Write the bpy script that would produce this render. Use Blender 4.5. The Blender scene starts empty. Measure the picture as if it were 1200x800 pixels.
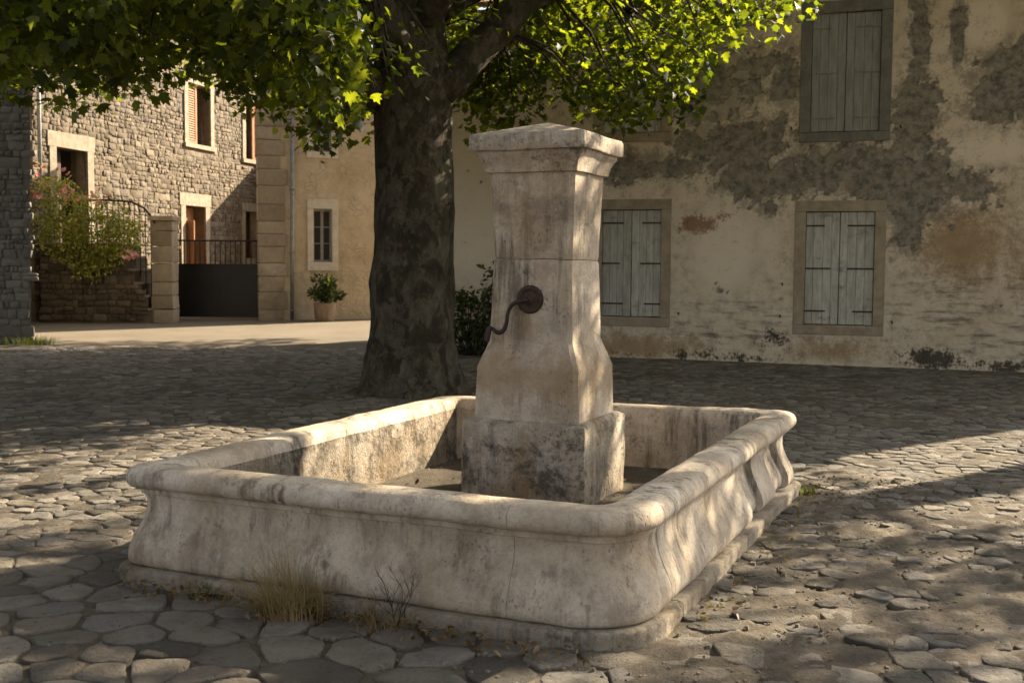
import bpy, bmesh, math, random
import numpy as np
from mathutils import Vector, Matrix, noise as mnoise
R_ = math.radians
random.seed(7); rng = np.random.default_rng(7)
scene = bpy.context.scene
col = scene.collection

# ---------------------------------------------------------------- camera
CAM = Vector((0, 0, 1.6))
CR = Vector((0.9999743, 0.0004943, 0.0071527)); CU = Vector((-0.0071697, 0.0689447, 0.9975947)); CF = Vector((0, 0.9976204, -0.0689465))
FPX = 1323.5                                   # focal length in pixels of a 1200 wide picture
cd = bpy.data.cameras.new('camera'); cam = bpy.data.objects.new('camera', cd); col.objects.link(cam)
cd.sensor_width = 36; cd.lens = FPX / 1200 * 36; cd.clip_start = .05; cd.clip_end = 2000; cd.dof.use_dof = True; cd.dof.focus_distance = 6.2; cd.dof.aperture_fstop = 5.6
Mx = Matrix.Identity(4)
for i in range(3):
    Mx[i][0] = CR[i]; Mx[i][1] = CU[i]; Mx[i][2] = -CF[i]; Mx[i][3] = CAM[i]
cam.matrix_world = Mx
scene.camera = cam

# ---------------------------------------------------------------- sky, sun, exposure
SUN_AZ, SUN_EL = R_(55), R_(30)                # azimuth clockwise from +Y
TE = math.tan(SUN_EL)
world = bpy.data.worlds.new('World'); scene.world = world; world.use_nodes = True
wn = world.node_tree
sky = wn.nodes.new('ShaderNodeTexSky'); sky.sky_type = 'NISHITA'; sky.sun_disc = False
sky.sun_elevation = SUN_EL; sky.sun_rotation = SUN_AZ; sky.air_density = .75; sky.dust_density = 3.0; sky.ozone_density = .6
hz = wn.nodes.new('ShaderNodeHueSaturation'); hz.inputs['Saturation'].default_value = .3      # milky late-summer sky
wn.links.new(sky.outputs[0], hz.inputs['Color'])
bg = wn.nodes['Background']; wn.links.new(hz.outputs[0], bg.inputs[0]); bg.inputs[1].default_value = 0.068
sl = bpy.data.lights.new('sun', 'SUN'); sun = bpy.data.objects.new('sun', sl); col.objects.link(sun)
sl.energy = 5.0; sl.angle = R_(.53); sl.color = (1, .85, .64)
SDIR = Vector((math.sin(SUN_AZ) * math.cos(SUN_EL), math.cos(SUN_AZ) * math.cos(SUN_EL), math.sin(SUN_EL)))
sun.rotation_euler = SDIR.to_track_quat('Z', 'Y').to_euler(); sun.location = SDIR * 60
vs = scene.view_settings; vs.view_transform = 'Standard'; vs.look = 'None'; vs.exposure = 2.0; vs.gamma = 1; vs.use_curve_mapping = False

# ---------------------------------------------------------------- helpers
def gz(y):
    return .016 * max(0., min(y, 42.) - 8.5)
def project(p):
    d = Vector(p) - CAM; z = d.dot(CF)
    if z < .1: return None
    return 600 + FPX * d.dot(CR) / z, 400 - FPX * d.dot(CU) / z, z
def link(o, parent=None):
    col.objects.link(o)
    if parent is not None: o.parent = parent
    return o
def tag(o, label=None, cat=None, group=None, kind=None):
    if label: o['label'] = label
    if cat: o['category'] = cat
    if group: o['group'] = group
    if kind: o['kind'] = kind
    return o
def empty(name, loc=(0, 0, 0), rz=0.):
    o = bpy.data.objects.new(name, None); o.location = loc; o.rotation_euler.z = rz; o.empty_display_size = .2
    return link(o)
def mesh_from(verts, faces, name='mesh', mat=None, smooth=True):
    me = bpy.data.meshes.new(name); me.from_pydata([tuple(v) for v in verts], [], faces); me.validate()
    if smooth: me.shade_smooth()
    if mat: me.materials.append(mat)
    return me
def add(name, me, parent=None, loc=None, rot=None, mat=None):
    o = bpy.data.objects.new(name, me)
    if mat and not me.materials: me.materials.append(mat)
    link(o, parent)
    if loc is not None: o.location = loc
    if rot is not None: o.rotation_euler = rot
    return o
def box_mesh(sx, sy, sz, bev=.01, mat=None, jit=0., seg=1, origin=(0, 0, 0), cuts=0):
    bm = bmesh.new(); bmesh.ops.create_cube(bm, size=1)
    for v in bm.verts: v.co = Vector((v.co.x * sx, v.co.y * sy, v.co.z * sz))
    if cuts: bmesh.ops.subdivide_edges(bm, edges=bm.edges[:], cuts=cuts, use_grid_fill=True)
    if bev > 0: bmesh.ops.bevel(bm, geom=[e for e in bm.edges if e.calc_face_angle(0) > .5], offset=bev, segments=seg, affect='EDGES', profile=.6)
    sd = random.random() * 50
    for v in bm.verts:
        if jit: v.co += mnoise.noise_vector(v.co * 4 + Vector((sd, sd, sd))) * jit
        v.co += Vector(origin)
    me = bpy.data.meshes.new('block'); bm.to_mesh(me); bm.free(); me.shade_smooth()
    me.set_sharp_from_angle(angle=R_(40))
    if mat: me.materials.append(mat)
    return me
def boxes(name, lst, parent, mat, bev=.004):
    """several axis-aligned boxes of ONE part: (x0,x1,y0,y1,z0,z1)"""
    bm = bmesh.new()
    for (x0, x1, y0, y1, z0, z1) in lst:
        r = bmesh.ops.create_cube(bm, size=1)
        for v in r['verts']: v.co = Vector(((x0 + x1) / 2 + v.co.x * (x1 - x0), (y0 + y1) / 2 + v.co.y * (y1 - y0), (z0 + z1) / 2 + v.co.z * (z1 - z0)))
    if bev: bmesh.ops.bevel(bm, geom=bm.edges[:], offset=bev, segments=1, affect='EDGES')
    me = bpy.data.meshes.new(name); bm.to_mesh(me); bm.free(); me.materials.append(mat)
    return add(name, me, parent)
def bx(name, x0, x1, y0, y1, z0, z1, parent, mat, bev=.008, jit=0., cuts=0):
    me = box_mesh(x1 - x0, y1 - y0, z1 - z0, bev, mat, jit, origin=((x0 + x1) / 2, (y0 + y1) / 2, (z0 + z1) / 2), cuts=cuts)
    return add(name, me, parent)
def tube_data(path, radii, n=10, rough=0., rs=3., caps=True, twist=0.):
    pts = [Vector(p) for p in path]; V = []; F = []
    up = Vector((0, 0, 1)); prev = None
    for i, p in enumerate(pts):
        t = (pts[min(i + 1, len(pts) - 1)] - pts[max(i - 1, 0)]).normalized()
        if prev is None:
            a = Vector((1, 0, 0)) if abs(t.x) < .8 else Vector((0, 1, 0)); a = (a - t * a.dot(t)).normalized()
        else: a = (prev - t * prev.dot(t)).normalized()
        prev = a; b = t.cross(a)
        for k in range(n):
            th = 2 * math.pi * k / n + twist * i; d = a * math.cos(th) + b * math.sin(th); r = radii[i]
            if rough:
                q = p + d * r
                r *= 1 + rough * (mnoise.noise(Vector((q.x * rs, q.y * rs, q.z * rs * .55))) + .5 * mnoise.noise(q * rs * 3))
            V.append(p + d * r)
    m = len(pts)
    for i in range(m - 1):
        for k in range(n): F.append((i * n + k, i * n + (k + 1) % n, (i + 1) * n + (k + 1) % n, (i + 1) * n + k))
    if caps: F.append(tuple(range(n))[::-1]); F.append(tuple((m - 1) * n + k for k in range(n)))
    return V, F
def tube(name, path, radii, parent, mat, n=10, rough=0., rs=3.):
    if not hasattr(radii, '__len__'): radii = [radii] * len(path)
    V, F = tube_data(path, radii, n, rough, rs)
    return add(name, mesh_from(V, F, name, mat), parent)
def spline(pts, n):
    P = [Vector(p) for p in pts]; out = []
    for i in range(len(P) - 1):
        p0, p1, p2, p3 = P[max(i - 1, 0)], P[i], P[i + 1], P[min(i + 2, len(P) - 1)]
        for k in range(n):
            t = k / n
            out.append(.5 * ((2 * p1) + (p2 - p0) * t + (2 * p0 - 5 * p1 + 4 * p2 - p3) * t * t + (3 * p1 - p0 - 3 * p2 + p3) * t ** 3))
    out.append(P[-1]); return out

# Voronoi cells of a point set (clipped half planes, nearest neighbours only)
def voronoi(P, k=14, rad=1.0):
    P = np.asarray(P, float); N = len(P); out = []
    rads = np.full(N, rad) if np.isscalar(rad) else rad
    for s in range(0, N, 400):
        D = ((P[s:s + 400, None, :] - P[None, :, :]) ** 2).sum(-1)
        kk = min(k + 1, N - 1)
        idx = np.argpartition(D, kk, axis=1)[:, :kk + 1]
        for r in range(idx.shape[0]):
            i = s + r; px, py = P[i]; q = rads[i]
            poly = [(px - q, py - q), (px + q, py - q), (px + q, py + q), (px - q, py + q)]
            for j in idx[r]:
                if j == i: continue
                qx, qy = P[j]; mx, my = (px + qx) / 2, (py + qy) / 2; nx, ny = qx - px, qy - py
                new = []; L = len(poly)
                if L < 3: break
                dv = [(x - mx) * nx + (y - my) * ny for x, y in poly]
                if max(dv) <= 0: continue
                for a in range(L):
                    b = (a + 1) % L; da, db = dv[a], dv[b]
                    if da <= 0: new.append(poly[a])
                    if (da < 0) != (db < 0) and da != db:
                        t = da / (da - db); new.append((poly[a][0] + (poly[b][0] - poly[a][0]) * t, poly[a][1] + (poly[b][1] - poly[a][1]) * t))
                poly = new
            out.append(poly)
    return out
def stone_solid(poly, gap, h, depth, rnd, rings=3, tilt=.0, rough=.3, chaikin=1, edge=.92):
    """a pillow-shaped stone over a 2D cell; returns verts (u,v,w) and faces"""
    n = len(poly); cx = sum(p[0] for p in poly) / n; cy = sum(p[1] for p in poly) / n
    rm = sum(math.hypot(p[0] - cx, p[1] - cy) for p in poly) / n
    s = max(.3, 1 - gap / rm)
    q = [(cx + (x - cx) * s, cy + (y - cy) * s) for x, y in poly]
    if chaikin:
        c = []
        for i in range(n):
            a, b = q[i], q[(i + 1) % n]
            c.append((a[0] * .84 + b[0] * .16, a[1] * .84 + b[1] * .16)); c.append((a[0] * .16 + b[0] * .84, a[1] * .16 + b[1] * .84))
        q = c
    q = [(cx + (x - cx) * (1 + rnd.uniform(-.07, .05)), cy + (y - cy) * (1 + rnd.uniform(-.07, .05))) for x, y in q]
    n = len(q); V = []; F = []
    tx, ty = rnd.uniform(-tilt, tilt), rnd.uniform(-tilt, tilt)
    prof = [(1, -depth), (1, h - min(h * .6, .014)), (edge, h * .93), (.55, h)][:rings + 1]
    for k, (sc, w) in enumerate(prof):
        for x, y in q:
            X, Y = cx + (x - cx) * sc, cy + (y - cy) * sc
            ww = w if k == 0 else w + (X - cx) * tx + (Y - cy) * ty + h * rough * rnd.uniform(-1, 1) * (1 if k > 1 else .5)
            V.append((X, Y, ww))
    V.append((cx, cy, h * (1 + rough * rnd.uniform(-1, 1))))
    m = len(prof)
    for k in range(m - 1):
        for i in range(n): F.append((k * n + i, k * n + (i + 1) % n, (k + 1) * n + (i + 1) % n, (k + 1) * n + i))
    for i in range(n): F.append(((m - 1) * n + i, (m - 1) * n + (i + 1) % n, m * n))
    return V, F

def worn_stone(poly, gap, h, depth, rnd, npt=22):
    n = len(poly); cx = sum(p[0] for p in poly) / n; cy = sum(p[1] for p in poly) / n
    rm = sum(math.hypot(p[0] - cx, p[1] - cy) for p in poly) / n; s = max(.3, 1 - gap / rm)
    q = [(cx + (x - cx) * s, cy + (y - cy) * s) for x, y in poly]
    c = []
    for i in range(n):
        a, b = q[i], q[(i + 1) % n]; k = rnd.uniform(.06, .26); k2 = rnd.uniform(.06, .26)
        c.append((a[0] * (1 - k) + b[0] * k, a[1] * (1 - k) + b[1] * k)); c.append((a[0] * k2 + b[0] * (1 - k2), a[1] * k2 + b[1] * (1 - k2)))
    L = [math.hypot(c[i][0] - c[i - 1][0], c[i][1] - c[i - 1][1]) for i in range(len(c))]; T = sum(L); out = []; i = 0; acc = 0
    for k in range(npt):
        t = T * k / npt
        while acc + L[i % len(c)] < t: acc += L[i % len(c)]; i += 1
        f = (t - acc) / (L[i % len(c)] + 1e-9); a, b = c[(i - 1) % len(c)], c[i % len(c)]; out.append((a[0] + (b[0] - a[0]) * f, a[1] + (b[1] - a[1]) * f))
    q = [(cx + (x - cx) * (1 + .10 * mnoise.noise(Vector((x * 9, y * 9, 4))) + rnd.uniform(-.02, .02)), cy + (y - cy) * (1 + .10 * mnoise.noise(Vector((x * 9, y * 9, 4))) + rnd.uniform(-.02, .02))) for x, y in out]
    tx, ty = rnd.uniform(-.03, .03), rnd.uniform(-.03, .03); V = []; F = []
    prof = [(1, -depth), (1, h - .012), (.985, h - .004), (.94, h - .001), (.72, h), (.42, h)]
    for k, (sc, w) in enumerate(prof):
        for x, y in q:
            X, Y = cx + (x - cx) * sc, cy + (y - cy) * sc; p = Vector((X, Y, 0))
            V.append((X, Y, w if k == 0 else w + (X - cx) * tx + (Y - cy) * ty + .010 * mnoise.noise(p * 7) + .006 * mnoise.noise(p * 19) + .003 * mnoise.noise(p * 45)))
    V.append((cx, cy, h + .010 * mnoise.noise(Vector((cx, cy, 0)) * 7))); m = len(prof)
    for k in range(m - 1):
        for i in range(npt): F.append((k * npt + i, k * npt + (i + 1) % npt, (k + 1) * npt + (i + 1) % npt, (k + 1) * npt + i))
    for i in range(npt): F.append(((m - 1) * npt + i, (m - 1) * npt + (i + 1) % npt, m * npt))
    return V, F

# ---------------------------------------------------------------- material helpers
class Mat:
    def __init__(s, name, rough=.9, spec=.25):
        s.m = bpy.data.materials.new(name); s.m.use_nodes = True; s.nt = s.m.node_tree
        s.b = s.nt.nodes['Principled BSDF']; s.b.inputs['Roughness'].default_value = rough; s.b.inputs['Specular IOR Level'].default_value = spec
        s.g = s.nt.nodes.new('ShaderNodeNewGeometry'); s.tc = s.nt.nodes.new('ShaderNodeTexCoord'); s.oi = s.nt.nodes.new('ShaderNodeObjectInfo')
        s.pos = s.g.outputs['Position']; s.obj = s.tc.outputs['Object']
    def put(s, sock, v):
        if hasattr(v, 'is_linked') or hasattr(v, 'links'): s.nt.links.new(v, sock)
        elif isinstance(v, (tuple, list)) and len(v) == 3 and sock.type == 'RGBA': sock.default_value = (*v, 1)
        else: sock.default_value = v
    def noise(s, scale, vec=None, detail=5, rough=.6, dist=0.):
        n = s.nt.nodes.new('ShaderNodeTexNoise'); s.put(n.inputs['Vector'], vec or s.pos)
        n.inputs['Scale'].default_value = scale; n.inputs['Detail'].default_value = detail; n.inputs['Roughness'].default_value = rough; n.inputs['Distortion'].default_value = dist
        return n.outputs['Fac']
    def voro(s, scale, vec=None, feature='F1', out='Distance', rand=1.):
        n = s.nt.nodes.new('ShaderNodeTexVoronoi'); n.feature = feature; s.put(n.inputs['Vector'], vec or s.pos); n.inputs['Scale'].default_value = scale
        n.inputs['Randomness'].default_value = rand; return n.outputs[out]
    def scale(s, vec, sc):
        n = s.nt.nodes.new('ShaderNodeMapping'); s.put(n.inputs['Vector'], vec); n.inputs['Scale'].default_value = sc; return n.outputs[0]
    def math(s, op, a, b=0., c=None, clamp=False):
        n = s.nt.nodes.new('ShaderNodeMath'); n.operation = op; n.use_clamp = clamp; s.put(n.inputs[0], a); s.put(n.inputs[1], b)
        if c is not None: s.put(n.inputs[2], c)
        return n.outputs[0]
    def step(s, v, a, b, lo=0., hi=1.):
        n = s.nt.nodes.new('ShaderNodeMapRange'); n.interpolation_type = 'SMOOTHSTEP'; s.put(n.inputs[0], v)
        for k, x in zip((1, 2, 3, 4), (a, b, lo, hi)): n.inputs[k].default_value = x
        return n.outputs[0]
    def mix(s, f, a, b, mode='MIX'):
        n = s.nt.nodes.new('ShaderNodeMix'); n.data_type = 'RGBA'; n.blend_type = mode; s.put(n.inputs[0], f); s.put(n.inputs[6], a); s.put(n.inputs[7], b); return n.outputs[2]
    def ramp(s, f, stops):
        n = s.nt.nodes.new('ShaderNodeValToRGB'); s.put(n.inputs[0], f); e = n.color_ramp.elements
        while len(e) < len(stops): e.new(.5)
        for x, (p, c) in zip(e, stops): x.position = p; x.color = (*c, 1)
        return n.outputs[0]
    def sep(s, vec, ax):
        n = s.nt.nodes.new('ShaderNodeSeparateXYZ'); s.put(n.inputs[0], vec); return n.outputs[ax]
    def attr(s, name):
        n = s.nt.nodes.new('ShaderNodeAttribute'); n.attribute_name = name; return n.outputs['Fac']
    def island(s): return s.g.outputs['Random Per Island']
    def rnd(s):
        return s.math('FRACT', s.math('ADD', s.island(), s.oi.outputs['Random']))
    def color(s, c): s.put(s.b.inputs['Base Color'], c); return s
    def bump(s, h, strength=.5, dist=.02):
        n = s.nt.nodes.new('ShaderNodeBump'); s.put(n.inputs['Height'], h); n.inputs['Strength'].default_value = strength; n.inputs['Distance'].default_value = dist
        if s.b.inputs['Normal'].is_linked: s.nt.links.new(s.b.inputs['Normal'].links[0].from_socket, n.inputs['Normal'])
        s.nt.links.new(n.outputs[0], s.b.inputs['Normal']); return s

def rubble_mat(name, c1, c2, c3, bump=.7, dirt=(.1, .09, .08), dirt_amt=.5):
    m = Mat(name)
    r = m.rnd(); base = m.ramp(r, [(0, c1), (.5, c2), (1, c3)])
    n1 = m.noise(9, detail=8, rough=.7); n2 = m.noise(2.2, detail=5)
    c = m.mix(m.step(n1, .3, .75), m.mix(.35, base, (.08, .07, .06), 'MIX'), base)
    c = m.mix(m.math('MULTIPLY', m.step(n2, .5, .72), dirt_amt), c, dirt)
    m.color(c); m.bump(m.noise(28, detail=8, rough=.75), bump, .03); m.bump(m.noise(7, detail=3), bump * .6, .04)
    return m.m

# fountain stone: pale limestone with pits, grey lichen, dark drips
def fountain_mat(name, lich=.0, dark=0., warm=.5, rough_=0., grey=.35, shaft=False):
    m = Mat(name, .88, .25)
    n1 = m.noise(1.7, detail=6, rough=.6); n2 = m.noise(6, detail=9, rough=.72); n3 = m.noise(55, detail=6, rough=.8)
    c = m.ramp(n1, [(.28, (.42, .335, .23)), (.46, (.56, .465, .345)), (.62, (.66, .565, .445)), (.8, (.52, .45, .365))])
    c = m.mix(m.step(n2, .34, .62), m.mix(.38, c, (.15, .115, .078)), c)
    c = m.mix(m.math('MULTIPLY', m.step(n3, .48, .7), .42), c, (.13, .10, .068))
    # grey lichen film
    gl = m.noise(2.3, m.scale(m.pos, (1.2, 1, 1.5)), detail=8, rough=.7, dist=.3)
    c = m.mix(m.math('MULTIPLY', m.step(gl, .5, .66), grey), c, (.20, .19, .165))
    # vertical drip streaks
    st = m.noise(10, m.scale(m.pos, (1, 1, .1)), detail=8, rough=.75); sm = m.noise(1.6, detail=5)
    c = m.mix(m.math('MULTIPLY', m.math('MULTIPLY', m.step(st, .47, .64), m.step(sm, .36, .58)), .8), c, (.085, .067, .046))
    # ochre bloom
    oc = m.noise(2.1, m.scale(m.pos, (1.3, 1.1, .9)), detail=6, rough=.65)
    c = m.mix(m.math('MULTIPLY', m.step(oc, .44, .7), warm), c, (.30, .19, .085))
    # dark lichen and algae with their own ragged shapes
    l1 = m.noise(3.1, m.scale(m.pos, (1, 1, 1.2)), detail=9, rough=.72, dist=.4)
    l2 = m.noise(23, detail=7, rough=.8)
    lm = m.step(m.math('ADD', m.math('MULTIPLY', l1, .62), m.math('MULTIPLY', l2, .5)), .62 - lich, .75 - lich)
    c = m.mix(m.math('MULTIPLY', lm, .8), c, (.05, .044, .03))
    # pits
    v = m.voro(52, m.scale(m.pos, (1, 1, .5))); v2 = m.voro(120); n4 = m.noise(5, detail=4)
    pit = m.math('MAXIMUM', m.math('MULTIPLY', m.step(v, .3, .1), m.step(n4, .5, .66)), m.math('MULTIPLY', m.step(v2, .3, .12), m.step(n4, .42, .66, 0., .6)))
    c = m.mix(m.math('MULTIPLY', pit, .42), c, (.10, .08, .055))
    if shaft:
        x, z = m.sep(m.obj, 0), m.sep(m.obj, 2); nn = m.noise(6, m.scale(m.pos, (1, 1, .35)), detail=7, rough=.7)
        run = m.math('MULTIPLY', m.step(m.math('ADD', m.math('ABSOLUTE', m.math('ADD', x, .02)), m.math('MULTIPLY', m.math('SUBTRACT', nn, .5), .16)), .075, .0), m.math('MULTIPLY', m.step(z, .95, 1.28), m.step(z, 1.40, 1.33)))
        c = m.mix(m.math('MULTIPLY', run, .55), c, (.17, .085, .036))
        br = m.step(m.math('ADD', m.math('MULTIPLY', m.math('ABSOLUTE', m.math('SUBTRACT', z, .92)), -1.7), nn), .12, .45)
        c = m.mix(m.math('MULTIPLY', br, .5), c, (.29, .185, .09))
        up = m.step(m.math('ADD', m.math('MULTIPLY', m.math('ABSOLUTE', m.math('SUBTRACT', z, 1.95)), -1.2), m.noise(9, m.scale(m.pos, (1, 1, 1.5)), detail=8, rough=.75)), .36, .52)
        c = m.mix(m.math('MULTIPLY', up, .5), c, (.16, .125, .085))
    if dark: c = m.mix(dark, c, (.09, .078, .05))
    m.color(c)
    m.bump(n3, .5 + rough_ * .5, .008); m.bump(m.math('SUBTRACT', m.noise(14, detail=8, rough=.75), m.math('MULTIPLY', pit, .8)), .65 + rough_ * .35, .02 + .03 * rough_)
    return m.m

def simple_mat(name, c1, c2, scale=6, rough=.8, bump=.2, spec=.25, metal=0., stretch=(1, 1, 1), bscale=40):
    m = Mat(name, rough, spec)
    v = m.scale(m.pos, stretch)
    m.color(m.mix(m.step(m.noise(scale, v, detail=7, rough=.7), .3, .7), c1, c2)); m.b.inputs['Metallic'].default_value = metal
    if bump: m.bump(m.noise(bscale, v, detail=6, rough=.7), bump, .01)
    return m.m

def leaf_mat(name, ca, cb, cc, trans=.5, tc=None):
    m = Mat(name, .55, .3); r = m.rnd()
    c = m.ramp(r, [(0, ca), (.55, cb), (1, cc)]); m.color(c)
    t = m.nt.nodes.new('ShaderNodeBsdfTranslucent'); m.put(t.inputs['Color'], m.mix(r, *tc) if tc else m.mix(.5, c, (.36, .42, .015), 'MIX'))
    mx = m.nt.nodes.new('ShaderNodeMixShader'); mx.inputs[0].default_value = trans
    m.nt.links.new(m.b.outputs[0], mx.inputs[1]); m.nt.links.new(t.outputs[0], mx.inputs[2])
    m.nt.links.new(mx.outputs[0], m.nt.nodes['Material Output'].inputs['Surface']); return m.m

# ---------------------------------------------------------------- materials
MT = {}
MT['fountain'] = fountain_mat('fountain limestone', 0., 0., .35)
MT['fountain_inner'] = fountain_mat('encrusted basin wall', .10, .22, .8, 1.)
MT['fountain_pale'] = fountain_mat('pale inner wall', .03, .0, .12, .2, .3)
MT['fountain_shaft'] = fountain_mat('warm shaft limestone', .0, 0., .5, .3, .2, True)
MT['fountain_base'] = fountain_mat('algae stained limestone', .085, .1, .9, .5)
MT['fountain_plinth'] = fountain_mat('damp plinth limestone', .07, .42, .6, .5)
MT['fountain_cap'] = fountain_mat('lichened cap stone', .05, .08, .5, .4, .6)
# ground
m = Mat('dusty earth', .95, .15)
n1 = m.noise(1.1, detail=6); n2 = m.noise(9, detail=8, rough=.7); n3 = m.noise(45, detail=6, rough=.7)
c = m.ramp(n1, [(.3, (.085, .068, .048)), (.5, (.15, .122, .088)), (.7, (.24, .197, .145))])
c = m.mix(m.step(n2, .42, .66), m.mix(.5, c, (.05, .042, .032)), c); c = m.mix(m.step(n3, .35, .7), m.mix(.4, c, (.07, .06, .045)), c)
m.color(c); m.bump(n2, .7, .03); m.bump(n3, .8, .015); MT['earth'] = m.m
m = Mat('pale gravel street', .95, .15)
n1 = m.noise(.9, detail=6); n2 = m.noise(30, detail=8, rough=.8)
m.color(m.mix(m.step(n2, .3, .7), m.mix(.35, m.ramp(n1, [(.3, (.15, .122, .088)), (.7, (.20, .168, .124))]), (.1, .085, .065)), m.ramp(n1, [(.3, (.16, .132, .096)), (.7, (.21, .178, .132))])))
m.bump(n2, .5, .02); MT['street'] = m.m
m = Mat('worn paving stone', .88, .25)
r = m.rnd(); base = m.ramp(r, [(0, (.08, .07, .055)), (.25, (.165, .143, .11)), (.5, (.245, .21, .162)), (.75, (.175, .163, .143)), (1, (.32, .28, .22))])
n1 = m.noise(5, detail=8, rough=.7); n2 = m.noise(38, detail=7, rough=.75); n3 = m.noise(1.3, detail=4)
c = m.mix(m.step(n1, .3, .68), m.mix(.45, base, (.06, .05, .038)), base); c = m.mix(m.math('MULTIPLY', m.step(n2, .52, .7), .4), c, (.05, .043, .034))
c = m.mix(m.math('MULTIPLY', m.step(n3, .45, .7), .5), c, (.19, .155, .115)); m.color(c)
n5 = m.noise(90, detail=4, rough=.8); pv = m.math('MULTIPLY', m.step(m.voro(34), .3, .1), m.step(m.noise(6, detail=3), .45, .6))
m.bump(n5, .5, .006); m.bump(m.math('SUBTRACT', n2, m.math('MULTIPLY', pv, .7)), 1., .02); m.bump(n1, 1., .035); MT['paving'] = m.m
MT['rubble'] = rubble_mat('warm rubble stone', (.085, .063, .038), (.138, .106, .068), (.20, .158, .108))
MT['rubble_grey'] = rubble_mat('grey rubble stone', (.13, .115, .095), (.18, .165, .14), (.23, .21, .18))
MT['quoin'] = rubble_mat('quoin limestone', (.30, .24, .16), (.38, .31, .22), (.45, .375, .28), .5, (.12, .1, .08), .45)
MT['mortar'] = simple_mat('lime mortar', (.105, .08, .052), (.16, .126, .086), 5, .95, .6)
MT['mortar_grey'] = simple_mat('grey mortar', (.10, .09, .075), (.16, .145, .12), 5, .95, .6)
MT['dressed'] = simple_mat('dressed limestone', (.17, .135, .092), (.28, .23, .168), 7, .85, .3)
MT['pale_surround'] = simple_mat('pale limestone surround', (.46, .40, .31), (.60, .53, .43), 7, .85, .3)
MT['frame_stone'] = simple_mat('weathered window surround', (.24, .19, .125), (.38, .305, .21), 5, .9, .4)
MT['frame_dark'] = simple_mat('dark grey window surround', (.13, .122, .10), (.21, .195, .16), 6, .9, .4)
def plaster(name, cols, bumpy):
    m = Mat(name, .93, .2); P = m.obj
    n1 = m.noise(.9, P, detail=7, rough=.62); n2 = m.noise(4.5, P, detail=9, rough=.72); n3 = m.noise(24, P, detail=7, rough=.72); n0 = m.noise(2, P, detail=4)
    c = m.ramp(n1, cols)
    c = m.mix(m.math('MULTIPLY', m.step(n2, .42, .7), .55 if bumpy else .35), c, (.20, .16, .11))
    c = m.mix(m.math('MULTIPLY', m.step(n3, .5, .7), .22), c, (.12, .095, .065))
    hh = n2
    if bumpy:
        def thr(a, k, lo, hi): return m.step(m.math('ADD', m.attr(a), m.math('ADD', m.math('MULTIPLY', m.math('SUBTRACT', n2, .5), k), m.math('MULTIPLY', m.math('SUBTRACT', n3, .5), k * .9))), lo, hi)
        c = m.mix(m.math('MULTIPLY', thr('ochre', 1.1, .25, .9), .8), c, (.29, .18, .08))
        c = m.mix(m.math('MULTIPLY', thr('pale', .6, .35, .7), .85), c, (.72, .60, .45))
        st = m.noise(3, m.scale(P, (.6, 1, 3.4)), detail=7, rough=.65)
        c = m.mix(m.math('MULTIPLY', m.math('MULTIPLY', m.step(st, .47, .66), thr('streak', .5, .3, .7)), .75), c, (.085, .07, .052))
        c = m.mix(m.math('MULTIPLY', thr('grey', 1.5, .12, .5), .6), c, (.20, .175, .135))
        g = m.math('MULTIPLY', m.step(m.math('ADD', m.attr('ero'), m.math('MULTIPLY', m.math('SUBTRACT', n3, .5), 1.7)), .26, .8), .92)
        gc = m.mix(m.step(m.noise(7, P, detail=9, rough=.78), .38, .62), (.075, .073, .06), (.30, .265, .205))
        gc = m.mix(m.math('MULTIPLY', m.step(m.sep(m.voro(8, m.scale(P, (1, 1, 1.5)), 'F1', 'Color'), 0), .5, .9), .45), gc, (.30, .25, .17))
        c = m.mix(m.math('MULTIPLY', g, .93), c, gc)
        c = m.mix(m.math('MULTIPLY', thr('rust', 1.3, .4, .75), .8), c, (.20, .082, .037))
        c = m.mix(m.math('MULTIPLY', thr('dark', 1.6, .42, .66), .9), c, (.035, .031, .024))
        m.color(c); m.bump(m.math('SUBTRACT', m.math('MULTIPLY', n2, .4), m.math('MULTIPLY', g, m.math('ADD', .5, n3))), .8, .03); m.bump(n3, .45, .012)
    else:
        # render worn back to rubble: faint stone joints
        e = m.voro(5.6, m.scale(P, (1, 1, 1.5)), 'DISTANCE_TO_EDGE')
        c = m.mix(m.math('MULTIPLY', m.math('MULTIPLY', m.step(e, .07, .01), m.step(n0, .42, .66)), .4), c, (.15, .11, .065))
        c = m.mix(m.math('MULTIPLY', m.step(m.voro(5.6, m.scale(P, (1, 1, 1.5)), 'F1', 'Color'), .3, .8), .18), c, (.44, .36, .26))
        m.color(c); m.bump(m.math('MULTIPLY', m.step(e, 0, .12), m.step(n0, .4, .65)), .4, .03); m.bump(n3, .5, .015); m.bump(n2, .5, .03)
    return m.m
MT['plaster'] = plaster('old lime render', [(.3, (.54, .43, .295)), (.5, (.66, .545, .40)), (.7, (.59, .485, .36))], True)
MT['ochre_wall'] = plaster('worn ochre render', [(.3, (.40, .305, .185)), (.5, (.51, .405, .27)), (.7, (.58, .475, .335))], False)
m = Mat('weathered grey green paint', .85, .2); P = m.obj
n1 = m.noise(5, m.scale(P, (3, 1, .5)), detail=7, rough=.7); n2 = m.noise(30, m.scale(P, (4, 1, .35)), detail=6); n3 = m.noise(2.6, m.scale(m.pos, (1, 1, 1.6)), detail=6, rough=.7)
c = m.mix(m.step(n1, .3, .7), (.36, .335, .275), (.58, .545, .46)); c = m.mix(m.math('MULTIPLY', m.step(n2, .52, .72), .6), c, (.10, .10, .085)); c = m.mix(m.math('MULTIPLY', m.step(n3, .54, .68), .65), c, (.12, .115, .095))
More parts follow.
